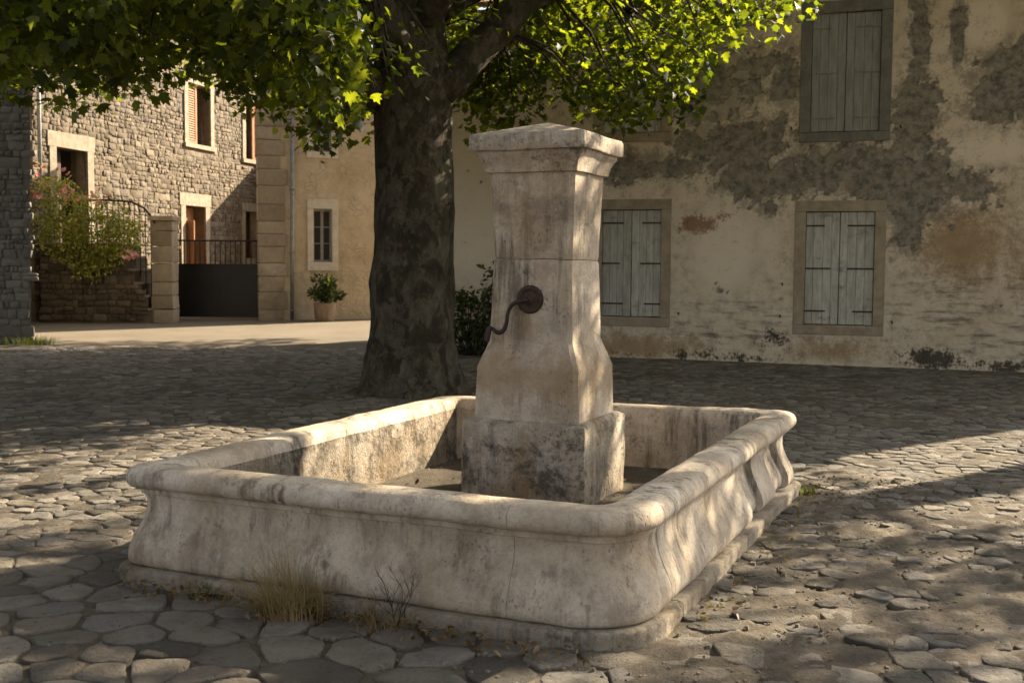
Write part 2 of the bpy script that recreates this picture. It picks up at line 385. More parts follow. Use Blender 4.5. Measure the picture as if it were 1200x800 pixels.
m.color(m.mix(m.math('MULTIPLY', m.oi.outputs['Random'], .4), c, (.19, .185, .15))); m.bump(n2, .5, .006); MT['shutter'] = m.m
m = Mat('grey paint', .85, .2); P = m.obj
n1 = m.noise(5, m.scale(P, (3, 1, .5)), detail=7, rough=.7); n2 = m.noise(30, m.scale(P, (4, 1, .35)), detail=6)
c = m.mix(m.step(n1, .3, .7), (.22, .215, .185), (.32, .31, .27)); m.color(m.mix(m.math('MULTIPLY', m.step(n2, .52, .72), .5), c, (.09, .095, .08))); m.bump(n2, .4, .006); MT['shutter_grey'] = m.m
MT['iron'] = simple_mat('rusty iron', (.018, .015, .013), (.055, .036, .024), 25, .6, .4, .5, .4)
MT['iron_brown'] = simple_mat('brown rusted iron', (.026, .017, .011), (.07, .042, .024), 30, .65, .6, .4, .3)
MT['gate'] = simple_mat('dark brown painted sheet', (.010, .008, .007), (.016, .012, .010), 3, .5, .08, .4)
MT['wood_orange'] = simple_mat('orange brown wood', (.20, .085, .03), (.30, .14, .055), 8, .6, .3, .3, stretch=(3, 3, .4))
MT['wood_dark'] = simple_mat('dark stained wood', (.045, .022, .012), (.08, .04, .02), 8, .6, .3, .3, stretch=(3, 3, .4))
MT['zinc'] = simple_mat('zinc downpipe', (.16, .155, .145), (.27, .265, .25), 8, .45, .15, .5, .5)
MT['white_paint'] = simple_mat('grey white painted wood', (.26, .25, .23), (.36, .35, .32), 9, .7, .2)
MT['room_shade'] = simple_mat('painted room shade', (.02, .016, .012), (.03, .025, .02), 3, .95, 0)  # near-black colour standing in for the shade of unlit rooms
MT['curtain'] = simple_mat('pale net curtain', (.42, .42, .40), (.52, .52, .5), 9, .9, .1)
m = Mat('window glass', .06, .5); m.color((.03, .035, .035)); m.b.inputs['Roughness'].default_value = .05; MT['glass'] = m.m
MT['tile'] = simple_mat('clay roof tile', (.24, .12, .07), (.36, .22, .14), 5, .9, .4)
MT['pot'] = simple_mat('weathered half barrel pot', (.16, .11, .07), (.26, .19, .13), 7, .85, .4, stretch=(2, 2, .5))
m = Mat('plane tree bark', .92, .15)
n1 = m.noise(4.5, m.scale(m.pos, (1, 1, .75)), detail=8, rough=.7, dist=.4); n2 = m.noise(15, m.scale(m.pos, (1, 1, .6)), detail=9, rough=.75)
pw = m.nt.nodes.new('ShaderNodeVectorMath'); pw.operation = 'MULTIPLY_ADD'; m.put(pw.inputs[0], n1); pw.inputs[1].default_value = (.5, .5, .5); m.put(pw.inputs[2], m.scale(m.pos, (1, 1, .62)))
plt_ = m.sep(m.voro(6.5, pw.outputs[0], 'F1', 'Color'), 0)
c = m.ramp(n1, [(.3, (.024, .018, .012)), (.46, (.055, .043, .028)), (.56, (.125, .105, .07)), (.68, (.05, .05, .026))]); c = m.mix(m.step(plt_, .62, .66), c, m.mix(.5, c, (.15, .135, .095))); c = m.mix(m.step(plt_, .22, .18), c, m.mix(.6, c, (.04, .042, .02)))
m.color(m.mix(m.step(n2, .35, .65), m.mix(.55, c, (.022, .017, .011)), c))
m.bump(plt_, .5, .02); m.bump(n2, 1., .03); m.bump(n1, .7, .05); MT['bark'] = m.m
MT['leaf'] = leaf_mat('plane leaf', (.010, .017, .004), (.019, .03, .006), (.045, .06, .011), .46, ((.10, .15, .006), (.40, .45, .014)))
MT['leaf_bush'] = leaf_mat('rose leaf', (.10, .13, .025), (.30, .30, .06), (.55, .48, .13), .45)  # yellowed, lightened leaf colour stands in for sunlight on the bush
MT['leaf_dark'] = leaf_mat('dark shrub leaf', (.012, .022, .007), (.025, .042, .012), (.045, .065, .018), .2)
MT['petal'] = leaf_mat('pink petal', (.55, .14, .15), (.65, .26, .25), (.75, .45, .40), .35)
MT['dry_grass'] = leaf_mat('dry grass', (.20, .125, .055), (.30, .20, .095), (.38, .27, .14), .25)
MT['litter'] = leaf_mat('dead leaf', (.07, .035, .015), (.14, .07, .028), (.24, .15, .07), .2)
MT['weed'] = leaf_mat('green weed', (.025, .036, .009), (.045, .06, .015), (.08, .085, .028), .3)
MT['twig'] = simple_mat('twig', (.035, .026, .018), (.06, .045, .03), 10, .9, .3)

# ---------------------------------------------------------------- ground, street, paving
FO = Vector((0.0445, 6.7756, 0)); YAW = .41461
FX = Vector((math.cos(YAW), -math.sin(YAW), 0)); FY = Vector((math.sin(YAW), math.cos(YAW), 0))
def fpt(x, y, z=0.): return FO + FX * x + FY * y + Vector((0, 0, z))
def flocal(p):
    d = Vector((p[0], p[1], 0)) - FO; return d.dot(FX), d.dot(FY)
xs = np.unique(np.concatenate([np.linspace(-200, -12, 12), np.linspace(-12, 12, 160), np.linspace(12, 200, 12)]))
ys = np.unique(np.concatenate([np.linspace(-60, 2, 8), np.linspace(2, 20, 130), np.linspace(20, 44, 24), np.linspace(44, 600, 14)]))
V = []
for y in ys:
    for x in xs:
        near = abs(x) < 12 and 2 < y < 20
        V.append((x, y, gz(y) - .002 - (.035 if abs(x) < 5 and 3.3 < y < 10.6 else 0) + (.014 * mnoise.noise(Vector((x * 1.3, y * 1.3, 0))) + .012 * mnoise.noise(Vector((x * 4, y * 4, 3))) if near else 0)))
nx = len(xs); F = [(j * nx + i, j * nx + i + 1, (j + 1) * nx + i + 1, (j + 1) * nx + i) for j in range(len(ys) - 1) for i in range(nx - 1)]
tag(add('ground', mesh_from(V, F, 'ground', MT['earth'])), kind='structure')
sx = np.linspace(-30, 12, 43); sy = [18.9, 20, 21.5, 23, 25, 28, 33, 38, 42, 48]
V = [(x, y + (.25 * mnoise.noise(Vector((x * .9, 1, 0))) - .03 * x if j == 0 else 0), gz(y) + (.014 if j else -.05)) for j, y in enumerate(sy) for x in sx]
F = [(j * 43 + i, j * 43 + i + 1, (j + 1) * 43 + i + 1, (j + 1) * 43 + i) for j in range(len(sy) - 1) for i in range(42)]
tag(add('street', mesh_from(V, F, 'street', MT['street'])), kind='structure')

# rough trodden earth between and over the cobbles near the fountain
gx = np.arange(-5.2, 6.4, .036); gy = np.arange(3.0, 11.2, .036); V = []
for y in gy:
    for x in gx:
        u, v = flocal((x, y)); p = Vector((x, y, 0))
        a = mnoise.fractal(p * 2.2, 1., 2., 3); b = mnoise.ridged_multi_fractal(Vector((x * 6.5, y * 8.5, 1.7)), .9, 2.1, 4, 1., 2.) - 1.1; c = mnoise.noise(p * 31)
        wgt = min(1, max(0, (u - 1.0) / .6)) * min(1, max(0, (9 - y) / 2)); slab = 1 if (v < -1.85 and u < 1.1) else 0
        z = (-.002 if slab else -.003) + .011 * a * (1 - .5 * slab) + (.008 + .011 * wgt) * max(-1, min(1, b)) + .003 * c + .013 * wgt
        e = min(1, (x + 5.2) / .4, (6.4 - x) / .4, (y - 3) / .2, (11.2 - y) / .5); z = z * e - .03 * (1 - e)
        V.append((x, y, gz(y) + z))
n_ = len(gx); F = [(j * n_ + i, j * n_ + i + 1, (j + 1) * n_ + i + 1, (j + 1) * n_ + i) for j in range(len(gy) - 1) for i in range(n_ - 1)]
tag(add('earth', mesh_from(V, F, 'earth', MT['earth'])), kind='structure')
pave = empty('pavement'); tag(pave, kind='structure')
pts = []; r_ = random.Random(3)
def sizeat(x, y):
    u, v = flocal((x, y))
    if v < -1.85 and u < 1.1 and y < 6.2: return .25 + .09 * mnoise.noise(Vector((x * .9, y * .9, 2)))
    if y < 7: return .20 + .07 * mnoise.noise(Vector((x * .7, y * .7, 5)))
    if y < 11: return .165
    return .15
# rows of variable pitch
y = 2.9
while y < 18.7:
    x = -3.3 - max(0, (y - 4)) * .62
    xe = -x + .4
    while x < xe:
        s = sizeat(x, y)
        if s > .21 and flocal((x, y))[1] < -1.85 and flocal((x, y))[0] < 1.1 and r_.random() < .0: pass
        pts.append((x + r_.uniform(-.3, .3) * s, y + r_.uniform(-.3, .3) * s * .9)); x += s * r_.uniform(.8, 1.25)
    y += sizeat(0, y) * .8
pts = np.array(pts)
# thin out where the big slabs lie
keep = []; big = {}
for i, (x, y) in enumerate(pts):
    s = sizeat(x, y)
    if s > .21 and flocal((x, y))[1] < -1.85 and flocal((x, y))[0] < 1.1:
        k = (int(x / .33), int(y / .33)); ok = True
        for a in (-1, 0, 1):
            for b in (-1, 0, 1):
                for q in big.get((k[0] + a, k[1] + b), ()):
                    if math.hypot(x - q[0], (y - q[1]) * 1.2) < s * (.62 + .5 * (mnoise.noise(Vector((x * 2.3, y * 2.3, 9))) + .3)): ok = False
        if not ok: continue
        big.setdefault(k, []).append((x, y))
    keep.append(i)
pts = pts[keep]
cells = voronoi(pts, 16, .34)
stones = []
for (x, y), poly in zip(pts, cells):
    if len(poly) < 3: continue
    u, v = flocal((x, y))
    if abs(u) < 1.3 and abs(v) < 1.8: continue
    if math.hypot(x + 1.18, y - 13.35) < .75: continue
    slab = v < -1.85 and u < 1.1 and y < 6.2
    flat = (u > 1.2 and y < 8)
    h = (r_.uniform(.002, .016) if y < 8.2 else r_.uniform(.002, .011)) if not slab else r_.uniform(.012, .022)
    if flat: h = r_.uniform(-.002, .026)
    h = max(h, .004)
    Vs, Fs = stone_solid(poly, r_.uniform(.003, .009) if not slab else .018, h, .05, r_, 3 if y < 9 else 2, .07 if not slab else .025, .3 if not slab else .16)
    if y < 8.2: Vs, Fs = worn_stone(poly, r_.uniform(.004, .014) if not slab else r_.uniform(.008, .022), h, .05, r_)
    zb = gz(y) - .004
    Vs = [(a, b, c + zb) for a, b, c in Vs]
    pr = project((x, y, zb)); vis = pr is not None and -30 < pr[0] < 1230 and pr[1] < 830
    stones.append((pr[2] if vis else 99, x, y, Vs, Fs))
def pxsize(s):
    return s[0]
stones.sort(key=pxsize)
for d, x, y, Vs, Fs in stones[:290]:
    me = mesh_from([(a - x, b - y, c) for a, b, c in Vs], Fs, 'paving_stone', MT['paving']); add('paving_stone', me, pave, (x, y, 0))
V = []; F = []
for d, x, y, Vs, Fs in stones[290:]:
    o = len(V); V += Vs; F += [tuple(i + o for i in f) for f in Fs]
tag(add('cobbles', mesh_from(V, F, 'cobbles', MT['paving']), pave), kind='stuff')

# ---------------------------------------------------------------- fountain
fou = empty('fountain', FO, -YAW)
tag(fou, 'pale stone fountain with square pillar standing in a low moulded basin', 'fountain')
HX, HY = 1.39, 1.945
def ring(o, n_arc=9):
    """rounded rectangle inset by o; list of (x, y, s) with fixed counts"""
    rad = {'FR': .36, 'BR': .20, 'BL': .24, 'FL': .13}
    hx, hy = HX - o, HY - o; out = []
    def side(a, b, n):
        for i in range(n): t = i / n; out.append((a[0] + (b[0] - a[0]) * t, a[1] + (b[1] - a[1]) * t))
    def arc(cx, cy, r, a0):
        for i in range(n_arc): a = a0 + math.pi / 2 * i / n_arc; out.append((cx + r * math.cos(a), cy + r * math.sin(a)))
    r = {k: max(.05, v - o) for k, v in rad.items()}
    side((-hx + r['FL'], -hy), (hx - r['FR'], -hy), 44); arc(hx - r['FR'], -hy + r['FR'], r['FR'], -math.pi / 2)
    side((hx, -hy + r['FR']), (hx, hy - r['BR']), 64); arc(hx - r['BR'], hy - r['BR'], r['BR'], 0)
    side((hx - r['BR'], hy), (-hx + r['BL'], hy), 44); arc(-hx + r['BL'], hy - r['BL'], r['BL'], math.pi / 2)
    side((-hx, hy - r['BL']), (-hx, -hy + r['FL']), 64); arc(-hx + r['FL'], -hy + r['FL'], r['FL'], math.pi)
    return [(x, y * (1 if y < 0 else 1 - .085 * (1 - x / 1.37))) for x, y in out]
NR = len(ring(0))
def sweep(profile, i0, i1, name, mat, extra=0., gap=.0, wear=.006, sd=0, inner=0):
    """solid swept along ring indices i0..i1 with a closed (offset, z) profile"""
    rings = [ring(o + (extra if ext else 0)) for o, z, ext in profile]
    V = []; F = []; k = len(profile); idx = list(range(i0, i1 + 1)); nn = len(idx)
    for a, i in enumerate(idx):
        for b, (o, z, ext) in enumerate(profile):
            x, y = rings[b][i % NR]
            if gap and a in (0, nn - 1):
                j = (i + (1 if a == 0 else -1)) % NR; x2, y2 = rings[b][j]; L = math.hypot(x2 - x, y2 - y) or 1; x += (x2 - x) / L * gap; y += (y2 - y) / L * gap
            p = Vector((x, y, z)); w = wear
            d = mnoise.noise_vector(p * 3.1 + Vector((sd, 0, 0))) * w + mnoise.noise_vector(p * 11) * w * .5
            V.append(p + d)
    for a in range(nn - 1):
        for b in range(k): F.append((a * k + b, (a + 1) * k + b, (a + 1) * k + (b + 1) % k, a * k + (b + 1) % k))
    F.append(tuple(range(k))[::-1]); F.append(tuple((nn - 1) * k + b for b in range(k)))
    me = mesh_from(V, F, name, mat); me.set_sharp_from_angle(angle=R_(48))
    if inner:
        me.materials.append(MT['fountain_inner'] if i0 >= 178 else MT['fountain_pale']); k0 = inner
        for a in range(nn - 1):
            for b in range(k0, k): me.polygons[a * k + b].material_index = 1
    return add(name, me, fou)
body = [(.075, .081, 1), (.058, .086, 1), (.042, .10, 1), (.037, .125, 1), (.042, .165, 1), (.058, .205, 1), (.083, .255, 1), (.105, .305, 1), (.118, .355, 1), (.121, .40, 1), (.112, .432, 1), (.100, .437, 0), (.097, .465, 0), (.076, .469, 0),
        (.054, .477, 0), (.040, .494, 0), (.035, .514, 0), (.039, .537, 0), (.052, .559, 0), (.074, .573, 0), (.105, .579, 0), (.19, .581, 0), (.24, .570, 0), (.262, .543, 0), (.274, .505, 0), (.282, .42, 0), (.288, .30, 0), (.292, .15, 0), (.292, .06, 0), (.15, .06, 0), (.06, .06, 0)]
plinth = [(.0, -.06, 0), (.0, .0, 0), (-.002, .06, 0), (.001, .076, 0), (.010, .083, 0), (.06, .0835, 0), (.2, .0835, 0), (.2, -.06, 0)]
# ring index landmarks: front 0..44, FR arc 44..53, right 53..117, BR arc ..126, back ..170, BL ..179, left ..243, FL ..252
cuts = [(0, 39, 0.), (39, 57, 0.), (57, 90, 0.), (90, 97, .05), (97, 105, .012), (105, 113, .048), (113, 124, .008), (124, 152, 0.), (152, 178, 0.), (178, 214, 0.), (214, 252, 0.)]
for n, (a, b, ex) in enumerate(cuts): sweep(body, a, b, 'basin_block', MT['fountain'], ex, .0012 if n not in (2, 3) else .007, .006, n * .0, 24)
for a, b in ((-3, 30), (30, 58), (58, 90), (90, 110), (110, 150), (150, 200), (200, 249)): sweep(plinth, a, b, 'plinth_block', MT['fountain_plinth'], 0, .003, .004)
# the silted floor
V = []; F = []; n = 22; mm = 30
for j in range(mm + 1):
    for i in range(n + 1):
        x = -1.12 + 2.24 * i / n; y = -1.7 + 3.3 * j / mm
        V.append((x, y, .135 + .025 * mnoise.noise(Vector((x * 2, y * 2, 0))) + .015 * mnoise.noise(Vector((x * 9, y * 9, 0)))))
for j in range(mm):
    for i in range(n): F.append((j * (n + 1) + i, j * (n + 1) + i + 1, (j + 1) * (n + 1) + i + 1, (j + 1) * (n + 1) + i))
add('basin_silt', mesh_from(V, F, 'silt', MT['earth']), fou)
# pillar
def loft(name, secs, mat, parent, ch=.03, wear=.006, cuts=6, cx=0., cy=.43, sub=1):
    """square sections (half width, z) with chamfered corners lofted upward"""
    V = []; F = []
    dense = []
    for (a, b) in zip(secs[:-1], secs[1:]):
        k = max(1, int((b[1] - a[1]) / .05))
        for i in range(k): t = i / k; dense.append((a[0] + (b[0] - a[0]) * t, a[1] + (b[1] - a[1]) * t))
    dense.append(secs[-1])
    for h, z in dense:
        q = []
        for s in range(4):
            ang = math.pi / 2 * s; ca, sa = math.cos(ang), math.sin(ang)
            loc = [(h, -h + ch + (2 * h - 2 * ch) * i / cuts) for i in range(cuts + 1)]
            q += [(x * ca - y * sa, x * sa + y * ca) for x, y in loc]
        for x, y in q:
            p = Vector((cx + x, cy + y, z)); V.append(p + mnoise.noise_vector(p * 4) * wear + mnoise.noise_vector(p * 14) * wear * .35)
    k = 4 * (cuts + 1)
    for a in range(len(dense) - 1):
        for b in range(k): F.append((a * k + b, a * k + (b + 1) % k, (a + 1) * k + (b + 1) % k, (a + 1) * k + b))
    F.append(tuple(range(k))[::-1]); F.append(tuple((len(dense) - 1) * k + b for b in range(k)))
    me = mesh_from(V, F, name, mat); me.set_sharp_from_angle(angle=R_(35)); return add(name, me, parent)
loft('pillar_base', [(.406, .06), (.406, .60), (.398, .625), (.372, .640)], MT['fountain_base'], fou, .02, .008)
loft('shaft', [(.345, .636), (.3395, .945), (.339, .957), (.335, .968), (.280, 1.112), (.2765, 1.122), (.276, 1.134), (.262, 1.6), (.256, 1.622)], MT['fountain_shaft'], fou, .024, .006)
loft('shaft', [(.256, 1.626), (.263, 1.645), (.276, 2.0), (.282, 2.155)], MT['fountain_shaft'], fou, .03, .006)
cap = loft('cap', [(.285, 2.152), (.304, 2.156), (.306, 2.172), (.312, 2.20), (.332, 2.245), (.345, 2.262), (.346, 2.282), (.372, 2.286), (.378, 2.296), (.377, 2.366), (.368, 2.385), (.18, 2.435), (.02, 2.478)], MT['fountain_cap'], fou, .014, .006)
# pump plate and crank handle
py = .43 - .266
def disc_data(r, th, y0, dome, x=0., z=1.38, n=28):
    V = []; F = []; rr = [(1, 0), (1, -th * .6), (.93, -th), (.7, -th * .92), (.66, -th * .7), (.3, -th * .75), (.26, -th - dome), (.16, -th - dome * 1.5)]
    for s, dy in rr:
        for i in range(n): a = 2 * math.pi * i / n; V.append((x + r * s * math.cos(a), y0 + dy, z + r * s * math.sin(a)))
    for k in range(len(rr) - 1):
        for i in range(n): F.append((k * n + i, k * n + (i + 1) % n, (k + 1) * n + (i + 1) % n, (k + 1) * n + i))
    F.append(tuple((len(rr) - 1) * n + i for i in range(n))); return V, F
V, F = disc_data(.088, .022, py + .004, .012); add('pump_plate', mesh_from(V, F, 'pump_plate', MT['iron_brown']), fou)
hp = spline([(-.005, py - .03, 1.378), (-.02, py - .065, 1.376), (-.085, py - .07, 1.352), (-.118, py - .07, 1.30), (-.128, py - .07, 1.235), (-.15, py - .07, 1.188), (-.185, py - .075, 1.176), (-.215, py - .08, 1.196), (-.232, py - .08, 1.203)], 5)
hd = tube('pump_handle', hp, [.013 + .002 * math.sin(i * .3) for i in range(len(hp))], fou, MT['iron'], 10)
tube('grip', spline([(-.226, py - .085, 1.212), (-.238, py - .088, 1.19), (-.246, py - .09, 1.15), (-.25, py - .092, 1.118)], 4), [.014, .017, .018, .018, .018, .018, .018, .018, .018, .018, .017, .016, .012], hd, MT['iron'], 10)

# ---------------------------------------------------------------- buildings: walls with openings
def wall_mesh(u0, u1, z0, z1, openings, reveal=.28, step=None, disp=None, back=True):
    """front face at y=0 looking to -y, local x=u; openings (a,b,c,d); reveals go to +y"""
    us = {u0, u1}; zs = {z0, z1}
    for a, b, c, d in openings: us |= {a, b}; zs |= {c, d}
    if step:
        us |= set(np.arange(u0, u1, step).round(4)); zs |= set(np.arange(z0, z1, step).round(4))
    def clean(s, keepers):
        s = sorted(s); out = []
        for x in s:
            if out and x - out[-1] < 1e-3: continue
            out.append(x)
        return out
    us = clean(us, 0); zs = clean(zs, 0)
    vid = {}; V = []; F = []
    def vert(i, j):
        if (i, j) not in vid:
            vid[(i, j)] = len(V); V.append((us[i], 0. + (disp(us[i], zs[j]) if disp else 0), zs[j]))
        return vid[(i, j)]
    for i in range(len(us) - 1):
        for j in range(len(zs) - 1):
            cx, cz = (us[i] + us[i + 1]) / 2, (zs[j] + zs[j + 1]) / 2
            if any(a < cx < b and c < cz < d for a, b, c, d in openings): continue
            F.append((vert(i, j), vert(i + 1, j), vert(i + 1, j + 1), vert(i, j + 1)))
    for a, b, c, d in openings:
        o = len(V); V += [(a, 0, c), (b, 0, c), (b, 0, d), (a, 0, d), (a, reveal, c), (b, reveal, c), (b, reveal, d), (a, reveal, d)]
        F += [(o, o + 1, o + 5, o + 4), (o + 1, o + 2, o + 6, o + 5), (o + 2, o + 3, o + 7, o + 6), (o + 3, o, o + 4, o + 7)]
    return V, F
def rubble_field(parent, mat, u0, u1, z0, z1, size, aspect, skip, seed, frame, n_obj, h=(.03, .06), lim=None):
    """stones over a wall plane in the parent's local frame (x=u, -y=out, z up)"""
    r = random.Random(seed); S = []; mw = frame; rows = [z0]
    while rows[-1] < z1: rows.append(rows[-1] + size / aspect * r.choice((.6, .8, 1, 1, 1.2, 1.5)))
    def bz(k, u): return rows[k] + .028 * mnoise.noise(Vector((u * 2.4, k * 3.7, seed))) + .012 * mnoise.noise(Vector((u * 9, k * 1.7, seed)))
    cellsq = []
    for k in range(len(rows) - 1):
        ua = u0 + r.uniform(-.1, 0); hh = rows[k + 1] - rows[k]
        while ua < u1:
            ub = ua + max(.05, hh * r.choice((.7, .9, 1.1, 1.4, 1.8, 2.4)) * r.uniform(.8, 1.2)); j = lambda: r.uniform(-.014, .014)
            um = (ua + ub) / 2
            if hh > .13 and r.random() < .18:
                zm = (bz(k, um) + bz(k + 1, um)) / 2 + j()
                cellsq.append([(ua + j(), bz(k, ua) + j()), (ub + j(), bz(k, ub) + j()), (ub + j(), zm), (ua + j(), zm)]); cellsq.append([(ua + j(), zm), (ub + j(), zm), (ub + j(), bz(k + 1, ub) + j()), (ua + j(), bz(k + 1, ua) + j())])
            else:
                cellsq.append([(ua + j(), bz(k, ua) + j()), (um, bz(k, um) + j() * .7), (ub + j(), bz(k, ub) + j()), (ub + j(), bz(k + 1, ub) + j()), (um + j(), bz(k + 1, um) + j() * .7), (ua + j(), bz(k + 1, ua) + j())])
            ua = ub
    for poly in cellsq:
        u = sum(p[0] for p in poly) / len(poly); z = sum(p[1] for p in poly) / len(poly)
        if u > u1 or u < u0: continue
        if any(a < u < b and c < z < d for a, b, c, d in skip): continue
        if lim and not lim(u, z): continue
        Vs, Fs = stone_solid(poly, r.uniform(.002, .010), r.uniform(*h), .03, r, 2, .16, .5, 1 if r.random() < .7 else 0, .88)
        Vs = [(a, -c, b) for a, b, c in Vs]
        pr = project(mw @ Vector((u, 0, z)))
        S.append((pr[2] if pr and -20 < pr[0] < 1220 and 20 < pr[1] < 800 else 999, u, z, Vs, Fs))
    S.sort(key=lambda s: s[0])
    for d, u, z, Vs, Fs in S[:n_obj]:
        me = mesh_from([(a - u, b, c - z) for a, b, c in Vs], Fs, 'stone', mat); add('stone', me, parent, (u, 0, z))
    V = []; F = []
    for d, u, z, Vs, Fs in S[n_obj:]:
        o = len(V); V += Vs; F += [tuple(i + o for i in f) for f in Fs]
    if V: tag(add('rubble', mesh_from(V, F, 'rubble', mat), parent), kind='stuff')
def surround(parent, a, b, c, d, w, mat, proud=.012, sill=True, over=.0, lint=None, ws=None, deep=.26):
    """stone surround of an opening: lintel, jambs, sill"""
    lint = lint or w; ws = ws or w
    bx('lintel', a - w - over, b + w + over, -proud, deep, d, d + lint, parent, mat, .006, .004)
    bx('jamb', a - w, a, -proud - .002, deep, c, d - .003, parent, mat, .006, .004); bx('jamb', b, b + w, -proud - .002, deep, c, d - .003, parent, mat, .006, .004)
    if sill: bx('sill', a - w - over, b + w + over, -proud - .004 - over, deep, c - ws, c - .003, parent, mat, .006, .004)

# ---- plaster building
PB = empty('plaster_house', (-1.3339, 18.5606, 0), math.atan2(-.30341, .95286))
tag(PB, 'large old house with stained peeling render and closed shutters, beyond the fountain', 'house')
ZR = 5.62
wins = [('ll', 2.86, 3.79, .78, 2.44, 'shutter', 'frame_stone'), ('rl', 5.94, 6.915, .72, 2.39, 'shutter', 'frame_stone'), ('ur', 5.965, 6.93, 3.54, 5.26, 'shutter_grey', 'frame_dark'), ('ul', 2.86, 3.77, 3.61, 5.2, 'shutter', 'frame_stone')]
opens = [(a, b, c, d) for _, a, b, c, d, _, _ in wins]
masks = dict(
    grey=[(4.6, 4.3, .9, 1.1, .66), (4.9, 3.4, 1.2, .5, .7), (3.5, 3.1, 1.3, .28, .66), (5.25, 2.85, .7, .34, .9), (6.3, 3.0, 1.2, .4, .88), (7.35, 2.75, .75, .6, .9), (7.35, 2.1, .26, .4, .78), (7.4, 3.7, .34, .65, .86), (8.9, 4.15, .8, .6, 1.0), (9.8, 4.3, .9, .7, .9), (7.45, 4.9, .15, .9, .82), (7.95, 4.9, .12, .7, .74), (4.4, 5.2, 1.1, .6, .6), (8.1, 2.75, .5, .3, .66), (10.5, 2.5, .6, .9, .5), (5.4, 2.45, .2, .16, .7), (5.6, 4.3, .3, 1., .6), (8.4, 3.75, .5, .2, .66)],
    ochre=[(8.1, 1.9, .9, .75, .95), (9.3, 1.7, .8, .9, .9), (3.4, .32, 1.6, .28, .9), (6.4, .35, 1., .25, .8), (7.7, 2.3, .6, .4, .6), (.6, .6, 1.2, .7, .6), (8.6, 2.6, .5, .3, .5), (10.5, .9, 1, .8, .6)],
    pale=[(4.75, 1.85, .62, .95, .9), (8.35, 3.25, .75, .3, .9), (8.3, 5.0, .45, .5, .9), (.8, 2.6, 1.4, 1.9, .8), (5.4, 2.0, .35, .5, .6), (9.6, 3.2, .8, .3, .7), (2.3, 2.3, .5, .4, .6)],
    rust=[(4.33, 2.2, .36, .2, .95), (4.7, 2.32, .26, .13, .72), (4.9, 1.95, .12, .1, .55)],
    dark=[(7.75, .28, .6, .2, .85), (5.5, .5, .34, .24, .62), (5.0, .2, .9, .12, .6), (8.9, .2, 1.1, .14, .72), (4.3, .22, .7, .14, .6), (3.2, .2, .8, .08, .5)],
    streak=[(4.8, .7, 2.2, .4, .8), (8.6, .9, 1.6, .8, 1.), (6.4, 3.2, .7, .5, .7), (3.3, 3.3, .6, .5, .6), (8.2, 1.05, 1.5, .6, .9), (5.0, .85, .8, .35, .85), (9.9, 1.0, 1.2, .7, .8), (4.3, 1.0, .4, .25, .6)])
def pd(u, z): return -.012 * mnoise.noise(Vector((u * .9, z * .9, 0))) - .006 * mnoise.noise(Vector((u * 4, z * 4, 2)))
def ero(u, z):
    """how far the render has fallen away, 0..1, with ragged edges"""
    b = max(k * math.exp(-1.1 * (((u - a) / ru) ** 2 + ((z - c) / rz) ** 2)) for a, c, ru, rz, k in masks['grey'])
    b += .36 * mnoise.fractal(Vector((u * 2.1, z * 2.1, 3.3)), .55, 2.1, 7) + .26 * mnoise.noise(Vector((u * 8, z * 8, 7))) + .16 * mnoise.noise(Vector((u * 17, z * 17, 1)))
    t = min(1, max(0, (b - .30) / .26)); return t * t * (3 - 2 * t)
def wdisp(u, z):
    if any(a - .02 < u < b + .02 and c - .02 < z < d + .02 for a, b, c, d in opens): return 0
    e = ero(u, z); return pd(u, z) + e * (.014 + .007 * mnoise.noise(Vector((u * 9, z * 9, 5))))
V, F = wall_mesh(0, 12.5, -.3, ZR, opens, .2, .045, wdisp)
wm = mesh_from(V, F, 'wall', MT['plaster'])
def blobs(lst):
    out = np.zeros(len(V)); A = np.array(V)
    for u, z, ru, rz, k in lst:
        d2 = ((A[:, 0] - u) / ru) ** 2 + ((A[:, 2] - z) / rz) ** 2; out = np.maximum(out, k * np.exp(-d2 * 1.1))
    return out
for k, l in masks.items():
    at = wm.attributes.new(k, 'FLOAT', 'POINT'); at.data.foreach_set('value', blobs(l).astype(np.float32))
at = wm.attributes.new('ero', 'FLOAT', 'POINT'); at.data.foreach_set('value', np.array([ero(v[0], v[2]) for v in V], np.float32))
add('wall', wm, PB)
Lw = 12.5
# side and back walls, eaves, roof (the gable end stands at an angle to the front)
V = [(0, .002, -.3), (0, .002, ZR), (.5, 4.1, -.3), (.5, 4.1, ZR), (Lw, 5.2, -.3), (Lw, 5.2, ZR), (Lw, .002, -.3), (Lw, .002, ZR)]
add('side_wall', mesh_from(V, [(0, 1, 3, 2), (2, 3, 5, 4), (4, 5, 7, 6)], 'side_wall', MT['ochre_wall'], False), PB)
V = [(-.12, -.16, ZR), (Lw + .1, -.16, ZR), (Lw + .1, 2.5, ZR + .75), (.2, 2.05, ZR + .75), (.38, 4.25, ZR + .02), (Lw + .1, 5.4, ZR + .02)]
V2 = [(x, y, z + .09) for x, y, z in V]
add('roof', mesh_from(V + V2, [(0, 1, 2, 3), (3, 2, 5, 4), (6, 7, 8, 9), (9, 8, 11, 10), (0, 1, 7, 6), (0, 3, 9, 6), (3, 4, 10, 9), (4, 5, 11, 10)], 'roof', MT['tile'], False), PB)
